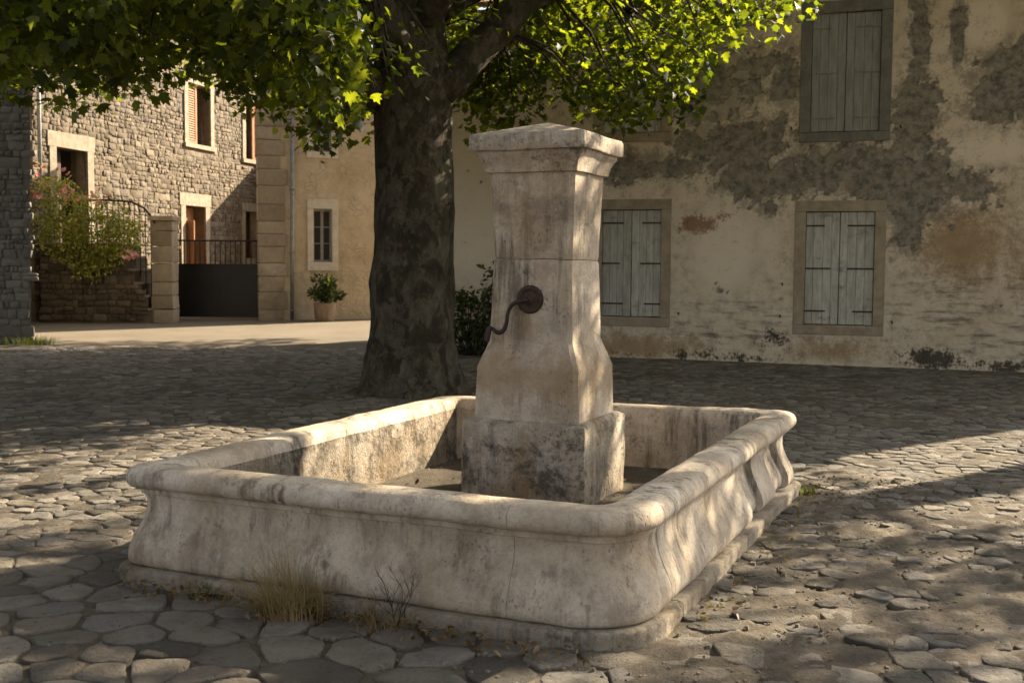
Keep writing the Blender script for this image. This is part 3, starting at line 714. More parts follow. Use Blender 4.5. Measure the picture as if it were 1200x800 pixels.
def plank_shutter(parent, a, b, c, d, mat, hinge_left, seed):
    r = random.Random(seed)
    root = bx('shutter', a, b, .062, .082, c, d, parent, MT[mat], .002)     # ledger behind the boards
    n = 4; w = (b - a) / n; e = [a]
    for i in range(1, n): e.append(a + w * i + r.uniform(-.012, .012))
    e.append(b)
    for i in range(n):
        bx('plank', e[i] + .0018, e[i + 1] - .0018, .034 + r.uniform(-.003, .003), .061, c + r.uniform(.0, .008), d - r.uniform(.0, .006), root, MT[mat], .003)
    for k, zz in enumerate((.12, .5, .88)):
        z = c + (d - c) * zz; L = (b - a) * r.uniform(.55, .82)
        x0, x1 = (a - .04, a + L) if hinge_left else (b - L, b + .04)
        im = MT['iron_brown'] if mat == 'shutter' else MT[mat]
        sh = bx('strap_hinge', x0, x1, .018, .031, z - .011, z + .011, root, im, .003)
    return root
for n, a, b, c, d, sm, fm in wins:
    surround(PB, a, b, c, d, .155, MT[fm], .016, True, .0, .16, .14, .2)
    bx('opening_shade', a, b, .185, .2, c, d, PB, MT['room_shade'], 0)  # dark panel in place of the shade behind the shutters
    md = (a + b) / 2
    plank_shutter(PB, a + .006, md - .004, c + .012, d - .008, sm, True, hash(n) % 97 if False else ord(n[0]) * 3 + ord(n[1]))
    plank_shutter(PB, md + .004, b - .006, c + .012, d - .008, sm, False, ord(n[0]) * 5 + ord(n[1]))
for u, z in ((5.62, 1.33), (5.6, .86), (7.18, .8), (4.08, .86), (5.7, 3.62), (7.22, 3.6)):
    V, F = tube_data([(u, .01, z), (u, -.05, z), (u + .012, -.065, z - .035)], [.012, .012, .008], 6); add('shutter_hook', mesh_from(V, F, 'hook', MT['iron']), PB)

# ---- left rubble house (its wall runs away from the camera, sunlit)
LA = R_(14)
LH = empty('rubble_house', (-10.2, 24.5, 0), math.pi / 2 - LA)
LHm = Matrix.Translation((-10.2, 24.5, 0)) @ Matrix.Rotation(math.pi / 2 - LA, 4, 'Z')
tag(LH, 'rough stone house with louvred shutters rising behind the stair and gate', 'house')
d1 = (.54, 1.66, 1.9, 4.08); w1 = (6.15, 7.33, 4.75, 6.35); w2 = (9.4, 10.3, 4.62, 6.3); d2 = (5.95, 7.0, .85, 3.08); w3 = (9.33, 10.12, 1.7, 3.08)
lo = [d1, w1, w2, d2, w3]
V, F = wall_mesh(-.25, 12.5, -.2, 9.4, lo, .42)
add('wall', mesh_from(V, F, 'wall', MT['mortar'], False), LH)
add('side_wall', mesh_from([(-.25, .001, -.2), (-.25, .001, 9.4), (-.25, 7, 9.4), (-.25, 7, -.2), (12.5, .001, -.2), (12.5, .001, 9.4), (12.5, 7, 9.4), (12.5, 7, -.2)], [(0, 1, 2, 3), (4, 5, 6, 7), (3, 2, 6, 7)], 'side', MT['mortar'], False), LH)
add('roof', mesh_from([(-.5, -.25, 9.4), (12.8, -.25, 9.4), (12.8, 3.5, 10.6), (-.5, 3.5, 10.6), (12.8, 7.2, 9.4), (-.5, 7.2, 9.4)], [(0, 1, 2, 3), (3, 2, 4, 5)], 'roof', MT['tile'], False), LH)
rubble_field(LH, MT['rubble'], -.2, 12.3, -.1, 9.3, .185, 1.4, [(a - .22, b + .22, c - .16, d + .3) for a, b, c, d in lo], 5, LHm, 285, (.004, .03))
surround(LH, *d1, .24, MT['dressed'], .05, False, .06, .34)
surround(LH, *d2, .24, MT['dressed'], .05, False, .06, .33)
surround(LH, *w1, .2, MT['dressed'], .05, True, .04, .25, .12); surround(LH, *w2, .2, MT['dressed'], .05, True, .04, .25, .12); surround(LH, *w3, .2, MT['dressed'], .05, True, .0, .25)
for k, (a, b, c, d) in enumerate(lo): bx('interior_shade', a, b, .40, .42, c, d, LH, MT['room_shade'], 0)  # near-black sheets stand in for room shade in the openings
bx('door', d1[0] + .03, d1[0] + .62, .30, .34, d1[2], d1[3] - .02, LH, MT['wood_dark'], .006)
bx('door', d2[0] + .5, d2[1] - .04, .30, .34, d2[2], d2[3] - .02, LH, MT['wood_orange'], .006); bx('door', d2[0] + .05, d2[0] + .10, -.25, .3, d2[2], d2[3] - .4, LH, MT['wood_orange'], .006)
# louvred shutters
def louvre(a, b, c, d, y):
    L = [(a, a + .06, y, y + .04, c, d), (b - .06, b, y, y + .04, c, d), (a + .06, b - .06, y, y + .04, c, c + .08), (a + .06, b - .06, y, y + .04, d - .08, d)]
    o = boxes('louvred_shutter', L, LH, MT['wood_orange'], .003); z = c + .1
    V = []; F = []
    while z < d - .1:
        k = len(V); V += [(a + .06, y + .002, z), (b - .06, y + .002, z), (b - .06, y + .036, z + .05), (a + .06, y + .036, z + .05), (a + .06, y + .008, z - .006), (b - .06, y + .008, z - .006), (b - .06, y + .042, z + .044), (a + .06, y + .042, z + .044)]
        F += [(k, k + 1, k + 2, k + 3), (k + 4, k + 5, k + 6, k + 7), (k, k + 1, k + 5, k + 4)]; z += .062
    add('slat', mesh_from(V, F, 'slats', MT['wood_orange'], False), o)
louvre(w1[0] + .02, w1[0] + .60, w1[2] + .02, w1[3] - .02, .06)
bx('casement', w1[0] + .62, w1[0] + .70, .1, .16, w1[2], w1[3], LH, MT['wood_orange'], .005)
bx('net_curtain', w2[0] + .05, w2[0] + .55, .3, .31, w2[2] + .03, w2[3], LH, MT['curtain'], 0)
louvre(w2[1] - .30, w2[1] - .01, w2[2] + .02, w2[3] - .02, .05)
for x in (w3[0] + .01, (w3[0] + w3[1]) / 2 - .03, w3[1] - .06): bx('casement', x, x + .05, .2, .25, w3[2], w3[3], LH, MT['wood_dark'], .004)
tube('downpipe', [(-.13, -.12, 0), (-.13, -.12, 9.2)], .045, LH, MT['zinc'], 10)

# ---- ochre house beyond the tree
BETA = R_(18)
YH = empty('ochre_house', (-5.66, 25.34, 0), BETA)
tag(YH, 'ochre rendered house with pale quoins, zinc downpipe and small window', 'house')
yw = (1.2, 1.62, 1.6, 2.8); yu = (1.2, 1.62, 4.08, 5.25); YZ = 5.85
V, F = wall_mesh(0, 4.3, -.2, YZ, [yw, yu], .22); add('wall', mesh_from(V, F, 'wall', MT['ochre_wall'], False), YH)
add('side_wall', mesh_from([(0, .001, -.2), (0, .001, YZ), (.9, 3., YZ), (.9, 3., -.2), (4.3, .001, -.2), (4.3, .001, YZ), (4.3, 3., YZ), (4.3, 3., -.2)], [(0, 1, 2, 3), (4, 5, 6, 7), (3, 2, 6, 7)], 'side', MT['ochre_wall'], False), YH)
add('roof', mesh_from([(-.2, -.2, YZ), (4.5, -.2, YZ), (4.5, 3.1, YZ + .8), (.7, 3.1, YZ + .8), (4.5, 3.1, YZ + .7), (.7, 3.1, YZ + .7)], [(0, 1, 2, 3), (3, 2, 4, 5), (0, 1, 4, 5)], 'roof', MT['tile'], False), YH)
r_ = random.Random(11); z = .18; k = 0
while z < YZ - .3:
    h = r_.uniform(.27, .42); w = (.60 if k % 2 else .5) + r_.uniform(-.04, .06)
    me = box_mesh(w + .03, .36, h - .014, .02, MT['quoin'], .012, 2, origin=(0, 0, 0), cuts=1)
    add('quoin', me, YH, ((w - .03) / 2, .14, z + h / 2)); z += h; k += 1
surround(YH, *yw, .14, MT['pale_surround'], .035, True, .0, .22, .2, .2); surround(YH, *yu, .14, MT['pale_surround'], .035, True, .0, .2, .14, .2)
for k, (a, b, c, d) in enumerate((yw, yu)):
    bx('window_pane', a, b, .165, .17, c, d, YH, MT['glass'], 0)
    md = (a + b) / 2
    for x0, x1 in ((a, md), (md, b)):
        cs = boxes('casement', [(x0 + .002, x0 + .035, .13, .16, c, d), (x1 - .035, x1 - .002, .13, .16, c, d), (x0 + .035, x1 - .035, .13, .16, c, c + .05), (x0 + .035, x1 - .035, .13, .16, d - .05, d)], YH, MT['white_paint'], .002)
        boxes('glazing_bar', [(x0 + .035, x1 - .035, .135, .158, c + (d - c) * t - .01, c + (d - c) * t + .01) for t in (.35, .66)], cs, MT['white_paint'], .001)
tube('downpipe', [(.70, -.075, .2), (.71, -.075, 2.), (.74, -.075, YZ - .1)], .042, YH, MT['zinc'], 10)
for z in (.5, 1.8, 3.2, 4.6): bx('pipe_bracket', .655, .765, -.13, -.003, z, z + .03, YH, MT['zinc'], .003)
# unseen lean-to wing, added to cast the slanting shadow on the rubble house
V = [(2.2, 7.2, 0), (2.2, 7.2, 4.4), (3.6, 12, 0), (3.6, 12, 7.0), (7.6, 7.2, 0), (7.6, 7.2, 4.4), (7.6, 12, 0), (7.6, 12, 7.0)]
add('shadow_wing', mesh_from(V, [(0, 1, 3, 2), (0, 4, 5, 1), (4, 6, 7, 5), (2, 3, 7, 6), (1, 5, 7, 3)], 'shadow_wing', MT['ochre_wall'], False), YH)

# ---- grey rubble corner at the left edge
GW = empty('grey_stone_house', (-8.24, 19.3, gz(19.3)), R_(3))
GWm = Matrix.Translation((-8.24, 19.3, gz(19.3))) @ Matrix.Rotation(R_(3), 4, 'Z')
tag(GW, 'corner of a grey rubble house with shaded rough stones', 'house')
add('wall', mesh_from([(-7, 0, -.2), (.0, 0, -.2), (.1, 0, 6.6), (-7, 0, 6.6), (-4.2, 6.5, -.2), (-4.1, 6.5, 6.6), (-11, 6.5, -.2), (-11, 6.5, 6.6)], [(0, 1, 2, 3), (1, 4, 5, 2), (4, 6, 7, 5), (3, 2, 5, 7)], 'wall', MT['mortar_grey'], False), GW)
rubble_field(GW, MT['rubble_grey'], -3.2, .03, -.1, 6.5, .17, 1.4, [], 21, GWm, 260, (.008, .036))
# ---------------------------------------------------------------- staircase, railing, pillar, gate
ST = empty('stone_stair', (-10.1, 24.2, gz(24.2))); STm = Matrix.Translation((-10.1, 24.2, gz(24.2)))
tag(ST, 'outside stone stair with rubble side wall under the rose bush', 'stairs')
prof = [(0.02, 0), (2.35, 0), (2.35, .28), (2.28, .28), (2.28, .56), (2.14, .56), (2.14, .84), (2.0, .84), (2.0, 1.12), (1.86, 1.12), (1.86, 1.40), (1.72, 1.40), (1.72, 1.66), (.02, 1.66)]
V = [(x, 0, z) for x, z in prof] + [(x, 1.35 if x > 1 else 1.0, z) for x, z in prof]; n = len(prof)
F = [tuple(range(n)), tuple(range(n, 2 * n))[::-1]] + [(i, i + n, (i + 1) % n + n, (i + 1) % n) for i in range(n)]
add('wall', mesh_from(V, F, 'stair', MT['mortar'], False), ST)
def inst(u, z): return z < 1.6 - max(0, (u - 1.72)) * 1.9
rubble_field(ST, MT['rubble'], .05, 2.3, .06, 1.62, .19, 1.4, [], 9, STm, 120, (.03, .06), inst)
for i, (x0, x1, z) in enumerate(((2.28, 2.40, .28), (2.14, 2.32, .56), (2.0, 2.18, .84), (1.86, 2.04, 1.12), (1.72, 1.90, 1.40), (.0, 1.76, 1.66))):
    bx('step', x0, x1, -.03, 1.2, z, z + .055, ST, MT['dressed'], .012, .006)
RL = empty('iron_railing', (-10.1, 24.28, gz(24.2))); tag(RL, 'black iron railing along the stone stair landing', 'railing')
top = [(.25, 0, 2.60), (1.95, 0, 2.60), (2.45, 0, 2.14)]; tube('handrail', spline(top, 3), .022, RL, MT['iron'], 8)
tube('bottom_rail', [(.25, 0, 1.84), (1.9, 0, 1.84)], .012, RL, MT['iron'], 6)
x = .28
while x < 2.44:
    zt = 2.60 if x < 1.95 else 2.60 - (x - 1.95) * .92
    zb = 1.70 if x < 1.76 else max(.5, 1.70 - (x - 1.76) * 1.9)
    tube('baluster', [(x, 0, zb), (x, 0, zt)], .010, RL, MT['iron'], 6); x += .115
GP = empty('gate_pillar', (-7.52, 24.5, gz(24.5))); tag(GP, 'square stone gate pillar at the foot of the stair', 'pillar')
z = 0; r_ = random.Random(8)
while z < 2.15:
    h = r_.uniform(.28, .4); h = min(h, 2.2 - z); me = box_mesh(.46 + r_.uniform(-.02, .02), .46, h - .012, .022, MT['quoin'], .016, 2, cuts=1); add('block', me, GP, (0, 0, z + h / 2)); z += h
add('cap', box_mesh(.56, .56, .1, .02, MT['quoin'], .008, 2), GP, (0, 0, 2.25))
GT = empty('metal_gate', (-7.70, 25.56, .3), R_(-1)); tag(GT, 'dark sheet metal gate with railing bars along its top', 'gate')
for x0, x1 in ((0.02, .99), (1.0, 1.98)): bx('leaf', x0, x1, 0, .04, .04, 1.24, GT, MT['gate'], .006)
for x0, x1 in ((0.02, .99), (1.0, 1.98)): boxes('leaf_frame', [(x0, x0 + .05, -.012, -.001, .04, 1.24), (x1 - .05, x1, -.012, -.001, .04, 1.24), (x0 + .05, x1 - .05, -.012, -.001, .04, .09), (x0 + .05, x1 - .05, -.012, -.001, 1.19, 1.24)], GT, MT['gate'], .002)
tube('top_rail', [(-.02, .02, 1.76), (2.0, .02, 1.76)], .018, GT, MT['iron'], 8)
for i in range(17): tube('bar', [(.06 + i * .116, .02, 1.22), (.06 + i * .116, .02, 1.76)], .011, GT, MT['iron'], 6)

# ---------------------------------------------------------------- foliage tools
def leaf_outline(kind):
    if kind == 'plane':
        a = [(0, 0), (.30, .10), (.50, .34), (.30, .42), (.34, .72), (.14, .66), (0, 1.0)]
    elif kind == 'oval':
        a = [(0, 0), (.2, .25), (.24, .5), (.13, .8), (0, 1)]
    else:
        a = [(0, 0), (.06, .3), (.06, .6), (0, 1)]
    return a + [(-x, y) for x, y in a[-2:0:-1]]
def leaves_mesh(name, P, Nrm, Dr, S, mat, kind='plane', fold=.22):
    """P positions, Nrm leaf normals, Dr leaf directions, S sizes (numpy)"""
    ol = np.array(leaf_outline(kind)); k = len(ol); N = len(P)
    Nrm = Nrm / np.linalg.norm(Nrm, axis=1, keepdims=True)
    Dr = Dr - Nrm * (Dr * Nrm).sum(1, keepdims=True); Dr /= np.linalg.norm(Dr, axis=1, keepdims=True) + 1e-9
    Sd = np.cross(Dr, Nrm)
    ctr = np.array([[0, .42]]); q = np.vstack([ol, ctr])
    w = np.abs(q[:, 0]) * fold - .12 * q[:, 1] ** 2
    V = P[:, None, :] + S[:, None, None] * (Sd[:, None, :] * q[None, :, 0, None] * 1.05 + Dr[:, None, :] * q[None, :, 1, None] + Nrm[:, None, :] * w[None, :, None])
    V = V.reshape(-1, 3)
    tri = np.array([[i, (i + 1) % k, k] for i in range(k)])
    T = (tri[None] + (np.arange(N) * (k + 1))[:, None, None]).reshape(-1, 3)
    me = bpy.data.meshes.new(name); me.vertices.add(len(V)); me.vertices.foreach_set('co', V.astype(np.float32).ravel())
    me.loops.add(T.size); me.loops.foreach_set('vertex_index', T.astype(np.int32).ravel())
    me.polygons.add(len(T)); me.polygons.foreach_set('loop_start', np.arange(0, T.size, 3, dtype=np.int32))
    me.update(calc_edges=True); me.materials.append(mat); return me
def clump(centers, radii, per, size, seed, droop=.5, flat=.6):
    g = np.random.default_rng(seed); C = np.repeat(np.asarray(centers), per, 0); Rr = np.repeat(np.asarray(radii), per)
    d = g.normal(size=(len(C), 3)); d /= np.linalg.norm(d, axis=1, keepdims=True); rad = g.random(len(C)) ** .45
    P = C + d * (rad * Rr)[:, None] * np.array([1, 1, .8])
    Nr = g.normal(size=(len(C), 3)) * (1 - flat) + np.array([0, 0, flat]) + d * .35
    Dr = d + g.normal(size=(len(C), 3)) * .5; Dr[:, 2] -= droop
    S = g.uniform(size[0], size[1], len(C)); return P, Nr, Dr, S

# ---------------------------------------------------------------- plane trees
BX = [-300, -60, 20, 60, 130, 180, 230, 262, 300, 345, 392, 420, 445, 470, 530, 548, 575, 610, 650, 700, 760, 822, 838, 855, 900, 950, 990, 1010, 1500]
BY = [150, 140, 118, 138, 138, 122, 112, 126, 150, 168, 205, 172, 150, 118, 120, 195, 200, 162, 138, 158, 164, 160, 100, 66, 60, 42, 0, -40, -60]
def in_view_ok(p, margin=0.):
    """crown underside as seen in the photograph: nothing of the crown hangs lower"""
    q = project(p)
    if q is None: return False
    if q[2] < 4: return False
    if -150 < q[0] < 1350:
        return q[1] < np.interp(q[0], BX, BY) - margin * FPX / q[2]
    return True
def landing(P, z=0.):
    t = (P[:, 2] - z) / TE
    return P[:, 0] - math.sin(SUN_AZ) * t, P[:, 1] - math.cos(SUN_AZ) * t
# sun gaps in the crowns: (X, Y, radius along sun, radius across) of patches on the ground left in sunlight
GAPS = []
def sun_gap(P, extra=1.):
    X, Y = landing(P); keep = np.ones(len(P), bool); s, c = math.sin(SUN_AZ), math.cos(SUN_AZ)
    for gx, gy, ra, rb in GAPS:
        dx, dy = X - gx, Y - gy; al = dx * s + dy * c; ac = dx * c - dy * s
        keep &= ((al / ra) ** 2 + (ac / rb) ** 2) > 1
    return keep
for k_, off in enumerate(np.arange(-1.6, 2.8, .46)):
    GAPS.append((-3.7 + .574 * off + .25 * math.sin(k_ * 2.3), 6.9 - .819 * off + .2 * math.cos(k_ * 3.1), 1.5 + .4 * math.sin(k_ * 1.7), .15 + .05 * math.sin(k_ * 2.9)))
GAPS += [(3.2, 7.3, 1., .34), (-3.4, 7.0, 1.3, .2), (-4.2, 6.5, 1.2, .26), (-2.8, 5.7, 1.1, .22), (-4.6, 7.6, 1.4, .3), (-3.4, 8.3, 1.4, .25), (-5.2, 8.4, 1.2, .2), (-1.45, 6.6, 1.2, .62), (-1.0, 7.6, 1.3, .5), (-3.1, 6.7, 1.0, .32), (-2.9, 7.5, 1.2, .28), (-3.6, 6.0, .9, .22), (-2.6, 9.4, 1.3, .25), (3.6, 8.5, 1.5, .3), (2.5, 7.0, .9, .28), (1.1, 5.0, .7, .26), (.6, 9.4, .9, .25), (.35, 4.35, .4, .14)]

def limb_path(a, b, sag, n=8, seed=0):
    a, b = Vector(a), Vector(b); r = random.Random(seed); out = []
    for i in range(n + 1):
        t = i / n; p = a.lerp(b, t); p.z += sag * math.sin(math.pi * t); p += Vector((r.uniform(-1, 1), r.uniform(-1, 1), r.uniform(-1, 1))) * .06 * (1 if 0 < i < n else 0); out.append(p)
    return out
def plane_tree(name, label, base, trunk_path, trunk_r, limbs, centers, radii, per, size, seed, n_leaf=0, view=False):
    T = empty(name, base); tag(T, label, 'tree')
    b = Vector(base)
    V, F = tube_data([Vector(p) - b for p in trunk_path], trunk_r, 72, .09, 3.4)
    for i, v in enumerate(V):        # root flare and slabs of bark
        a = math.atan2(v.y, v.x); fl = math.exp(-max(0, v.z) / .32) * (.03 + .07 * math.cos(5 * a + .7) + .04 * math.cos(8 * a)); pl = mnoise.cell(Vector((v.x * 5 + .4 * mnoise.noise(v * 6), v.y * 5, v.z * 3.2)))
        k = 1 + fl + (.014 * pl if v.z < 4.5 else 0); v.x *= k; v.y *= k
    add('trunk', mesh_from(V, F, 'trunk', MT['bark']), T)
    ends = []
    for i, (p0, p1, r0, r1, sag) in enumerate(limbs):
        pa = limb_path(p0, p1, sag, 10, seed + i); rr = [r0 + (r1 - r0) * k / 10 for k in range(11)]
        V, F = tube_data([p - b for p in pa], rr, 14, .08, 4); add('limb', mesh_from(V, F, 'limb', MT['bark']), T); ends += pa[3:]
    # twigs to each clump from the nearest limb point
    E = np.array([tuple(p) for p in ends]); V = []; F = []
    for c in centers:
        d = ((E - c) ** 2).sum(1) + np.maximum(0, E[:, 2] - c[2]) * .3; j = int(d.argmin()); a = Vector(E[j]); e = Vector(c)
        L = (a - e).length
        if L > 4.5: continue
        mid = a.lerp(e, .5) + Vector((0, 0, .12 * L)); vv, ff = tube_data([a, mid, e], [.012 + .009 * L, .010 + .004 * L, .005], 5); o = len(V); V += [v - b for v in vv]; F += [tuple(x + o for x in f) for f in ff]
    if V: tag(add('branches', mesh_from(V, F, 'branches', MT['bark']), T), kind='stuff')
    P, Nr, Dr, S = clump(centers, radii, per, size, seed)
    k = sun_gap(P)
    if view:
        k &= np.array([in_view_ok(p) for p in P])
        rr = np.random.default_rng(8).random(len(P)); pj = np.array([project(p) for p in P])
        k &= pj[:, 1] < np.interp(pj[:, 0], BX, BY) - rr ** 2.2 * 70
        k &= ~((pj[:, 0] > 428) & (pj[:, 0] < 548) & (pj[:, 1] > -60) & (pj[:, 1] < 175) & (P[:, 1] < 13.5) & (rr > .10))
        k &= ~((pj[:, 0] >= 535) & (pj[:, 0] < 640) & (pj[:, 1] > -40) & (pj[:, 1] < 100) & (P[:, 1] < 14.2) & (rr > .12))
        lx, ly = landing(P, 4.); k &= ~((P[:, 2] > 5.) & (P[:, 0] > .3) & (lx > -.6) & (lx < 4.8) & (ly > 12.6) & (ly < 17.4) & (np.random.default_rng(4).random(len(P)) < .9))
    P, Nr, Dr, S = P[k], Nr[k], Dr[k], S[k]
    if n_leaf:      # the leaves that show largest are single objects
        sc = []
        for i, p in enumerate(P):
            q = project(p)
            sc.append(q[2] / S[i] if q and 0 < q[0] < 1200 and 0 < q[1] < 400 and q[1] > np.interp(q[0], BX, BY) - 45 else 1e9)
        order = np.argsort(sc); one, rest = order[:n_leaf], order[n_leaf:]
        tm = [leaves_mesh('leaf', np.zeros((1, 3)), np.array([[0, 0, 1.]]), np.array([[0, 1., 0]]), np.array([1.]), MT['leaf'], fold=f) for f in (.1, .22, .35)]
        for i in one:
            if sc[i] > 1e8: continue
            z = Vector(Nr[i]).normalized(); y = Vector(Dr[i]); y = (y - z * y.dot(z)).normalized(); x = y.cross(z)
            o = add('leaf', tm[i % 3], T); mw = Matrix((x, y, z)).transposed().to_4x4(); mw.translation = Vector(P[i]) - b
            o.matrix_local = mw @ Matrix.Scale(float(S[i]), 4)
        P, Nr, Dr, S = P[rest], Nr[rest], Dr[rest], S[rest]
    tag(add('crown', leaves_mesh('crown', P - np.array(base), Nr, Dr, S, MT['leaf']), T), kind='stuff')
    return T, len(P)
# main tree
tb = (-1.18, 13.38, .05)
tp = []; tr = []
for z, r, dx in ((-.15, .72, 0), (.0, .68, 0), (.12, .635, 0), (.3, .59, .0), (.55, .555, .01), (.9, .53, .015), (1.3, .51, .02), (1.8, .497, .02), (2.3, .49, .02), (2.8, .487, .02), (3.2, .49, .02), (3.5, .50, .02), (3.8, .485, .0), (4.1, .46, -.02), (4.6, .44, -.04), (5.4, .40, -.05), (6.5, .33, .1), (8, .22, .2), (9.5, .12, .1), (10.5, .04, 0)):
    tp.append((tb[0] + dx - .015, tb[1], z + .06)); tr.append(r * .94)
tps = spline(tp, 3); trs = [float(np.interp(i / 3, range(len(tr)), tr)) for i in range(len(tps))]
limbs = [((-.95, 13.3, 3.55), (1.6, 13.9, 6.1), .23, .12, .1), ((1.6, 13.9, 6.1), (4.8, 13.2, 7.6), .12, .05, .3), ((-1.5, 13.2, 3.5), (-4.6, 12.2, 4.4), .22, .11, .45), ((-4.6, 12.2, 4.4), (-8., 11.2, 5.2), .11, .04, .2),
         ((-1.3, 13.0, 3.9), (-2.6, 9.8, 5.4), .2, .08, .4), ((-1.1, 13.2, 4.3), (1.2, 10.4, 6.0), .18, .07, .4), ((-1.3, 13.8, 4.2), (-3.6, 16.8, 5.6), .18, .07, .4), ((-.9, 13.7, 4.6), (1.6, 16.4, 5.2), .16, .06, .5),
         ((-1.1, 13.3, 5.6), (2.5, 12, 8.4), .16, .05, .4), ((-1.2, 13.4, 6.5), (-4.5, 13.5, 9), .15, .05, .4), ((1.2, 10.4, 6.0), (3.4, 8.9, 6.0), .07, .03, .25), ((-2.6, 9.8, 5.4), (-5.6, 8.2, 5.6), .08, .03, .3), ((-4.6, 12.2, 4.4), (-6.4, 10.2, 4.2), .08, .03, .2)]
g = np.random.default_rng(12); C = []
def try_add(n, box, cond, margin=.3):
    c0 = len(C); tries = 0
    while len(C) - c0 < n and tries < n * 60:
        tries += 1
        p = np.array([g.uniform(*box[0]), g.uniform(*box[1]), g.uniform(*box[2])])
        if cond(p) and in_view_ok(p, margin): C.append(p)
def ell(p, lo=.0): 
    q = ((p[0] + 1.2) / 8.2) ** 2 + ((p[1] - 13.0) / 6.6) ** 2 + ((p[2] - 6.3) / 4.6) ** 2; return lo < q < 1
near_trunk = lambda p: math.hypot(p[0] + 1.18, p[1] - 13.35) > .8
try_add(400, ((-9, 1), (7, 18), (2.6, 6.2)), lambda p: ell(p) and near_trunk(p) and p[0] < -.9)         # left and front mass
try_add(150, ((-8.5, -1), (8, 13), (2.7, 4.6)), lambda p: ell(p) and near_trunk(p))                      # low curtain on the left
try_add(120, ((-.6, 4.2), (13.6, 17.2), (2.9, 5.6)), lambda p: p[1] < 17.4 - .3 * (p[0] + 1.3) - .5 and near_trunk(p), .25)   # sunlit leaves right of the trunk
try_add(26, ((1.4, 3.6), (10.5, 13), (3.6, 4.8)), lambda p: True, .22)                                    # spray in front of the upper shutters
try_add(8, ((-1.9, -.5), (11.6, 12.6), (3.4, 4.4)), lambda p: True, .2)
try_add(520, ((-8.5, 3.5), (8, 18.5), (5.2, 10.6)), lambda p: ell(p, .35) and near_trunk(p))               # upper crown
try_add(230, ((-2.5, 3.4), (10.5, 15.6), (5.0, 9.2)), lambda p: near_trunk(p))                            # heart of the crown
C = np.array(C); rad = g.uniform(.32, .62, len(C))
plane_tree('plane_tree', 'big plane tree with thick dark trunk standing right behind the fountain', tb, tps, trs, limbs, C, rad, 66, (.06, .145), 31, 270, True)
# neighbouring tree outside the frame on the right: its crown dapples the fountain
tb2 = (10.2, 13.0, .05); C = []
def ell2(p): return .1 < ((p[0] - 7.6) / 4.4) ** 2 + ((p[1] - 11.2) / 3.4) ** 2 + ((p[2] - 6.4) / 2.5) ** 2 < 1
try_add(230, ((3, 12), (7.5, 15), (3.9, 9)), ell2, .35)
C = np.array(C); tp2 = [(10.2, 13.0, -.1), (10.2, 13.0, .4), (10.15, 12.95, 1.5), (10.0, 12.8, 3.2), (9.4, 12.4, 5), (8.5, 11.9, 7.2), (8, 11.5, 9)]
plane_tree('plane_tree', 'neighbouring plane tree beside the house wall shading the basin', tb2, spline(tp2, 4), [float(np.interp(i / 4, range(7), [.5, .42, .36, .33, .26, .14, .03])) for i in range(25)],
           [((9.9, 12.7, 3.8), (6.4, 10.6, 5.8), .16, .06, .3), ((9.2, 12.3, 5.2), (5.4, 12.6, 6.6), .13, .05, .4), ((8.8, 12, 6), (8.2, 8.8, 6.6), .12, .04, .3), ((6.4, 10.6, 5.8), (4.4, 9.6, 5.6), .07, .03, .1)], C, g.uniform(.7, 1.25, len(C)), 30, (.10, .19), 77)
# unseen tree added behind the plaster house to shade the lane mouth
tb3 = (3.2, 23.4, .25); C = []
try_add(120, ((-1.5, 7.5), (20.5, 27), (5.2, 9.2)), lambda p: ((p[0] - 3) / 4) ** 2 + ((p[1] - 23.6) / 2.6) ** 2 + ((p[2] - 7) / 2.2) ** 2 < 1, 0)
if len(C):
    C = np.array(C); plane_tree('plane_tree', 'unseen plane tree added behind the rendered house to shade the lane', tb3, [(3.2, 23.4, 0), (3.2, 23.4, 2), (3.2, 23.5, 5), (3.1, 23.6, 8)], [.3, .24, .18, .05],
        [((3.2, 23.5, 4.5), (.4, 23.2, 6.6), .1, .04, .2), ((3.2, 23.5, 4.5), (5.8, 24, 6.8), .1, .04, .2)], C, g.uniform(.4, .8, len(C)), 34, (.13, .22), 78)

# ---------------------------------------------------------------- shrubs, roses, pot, weeds
def plant(name, label, cat, base, centers, radii, per, size, mat, kind, seed, stems=True, droop=.3, flat=.4):
    T = empty(name, base); tag(T, label, cat)
    P, Nr, Dr, S = clump(centers, radii, per, size, seed, droop, flat)
    tag(add('foliage', leaves_mesh('foliage', P, Nr, Dr, S, mat, kind), T), kind='stuff')
    if stems:
        V = []; F = []
        for c in centers:
            vv, ff = tube_data([(c[0] * .2, c[1] * .2, 0), (c[0] * .7, c[1] * .7, c[2] * .6), tuple(c)], [.014, .01, .004], 5); o = len(V); V += vv; F += [tuple(x + o for x in f) for f in ff]
        tag(add('stems', mesh_from(V, F, 'stems', MT['twig']), T), kind='stuff')
    return T
g = np.random.default_rng(5)
cs = np.column_stack([g.uniform(-.45, .5, 40), g.uniform(-.2, .2, 40), g.uniform(.12, .95, 40)]); cs = np.vstack([cs, [[.3, 0, 1.15], [.34, 0, 1.35], [.28, 0, 1.0]]])
plant('dark_shrub', 'dark evergreen shrub against the rendered wall behind the fountain pillar', 'shrub', (-.62, 17.75, gz(17.8)), cs, np.full(43, .2), 34, (.06, .12), MT['leaf_dark'], 'oval', 6)
cs = np.column_stack([g.normal(0, .16, 26), g.normal(0, .13, 26), g.uniform(.5, .95, 26)])
pp = empty('potted_plant', (-4.18, 25.2, gz(25.2))); tag(pp, 'bushy green plant in a round tub beneath the small window', 'potted plant')
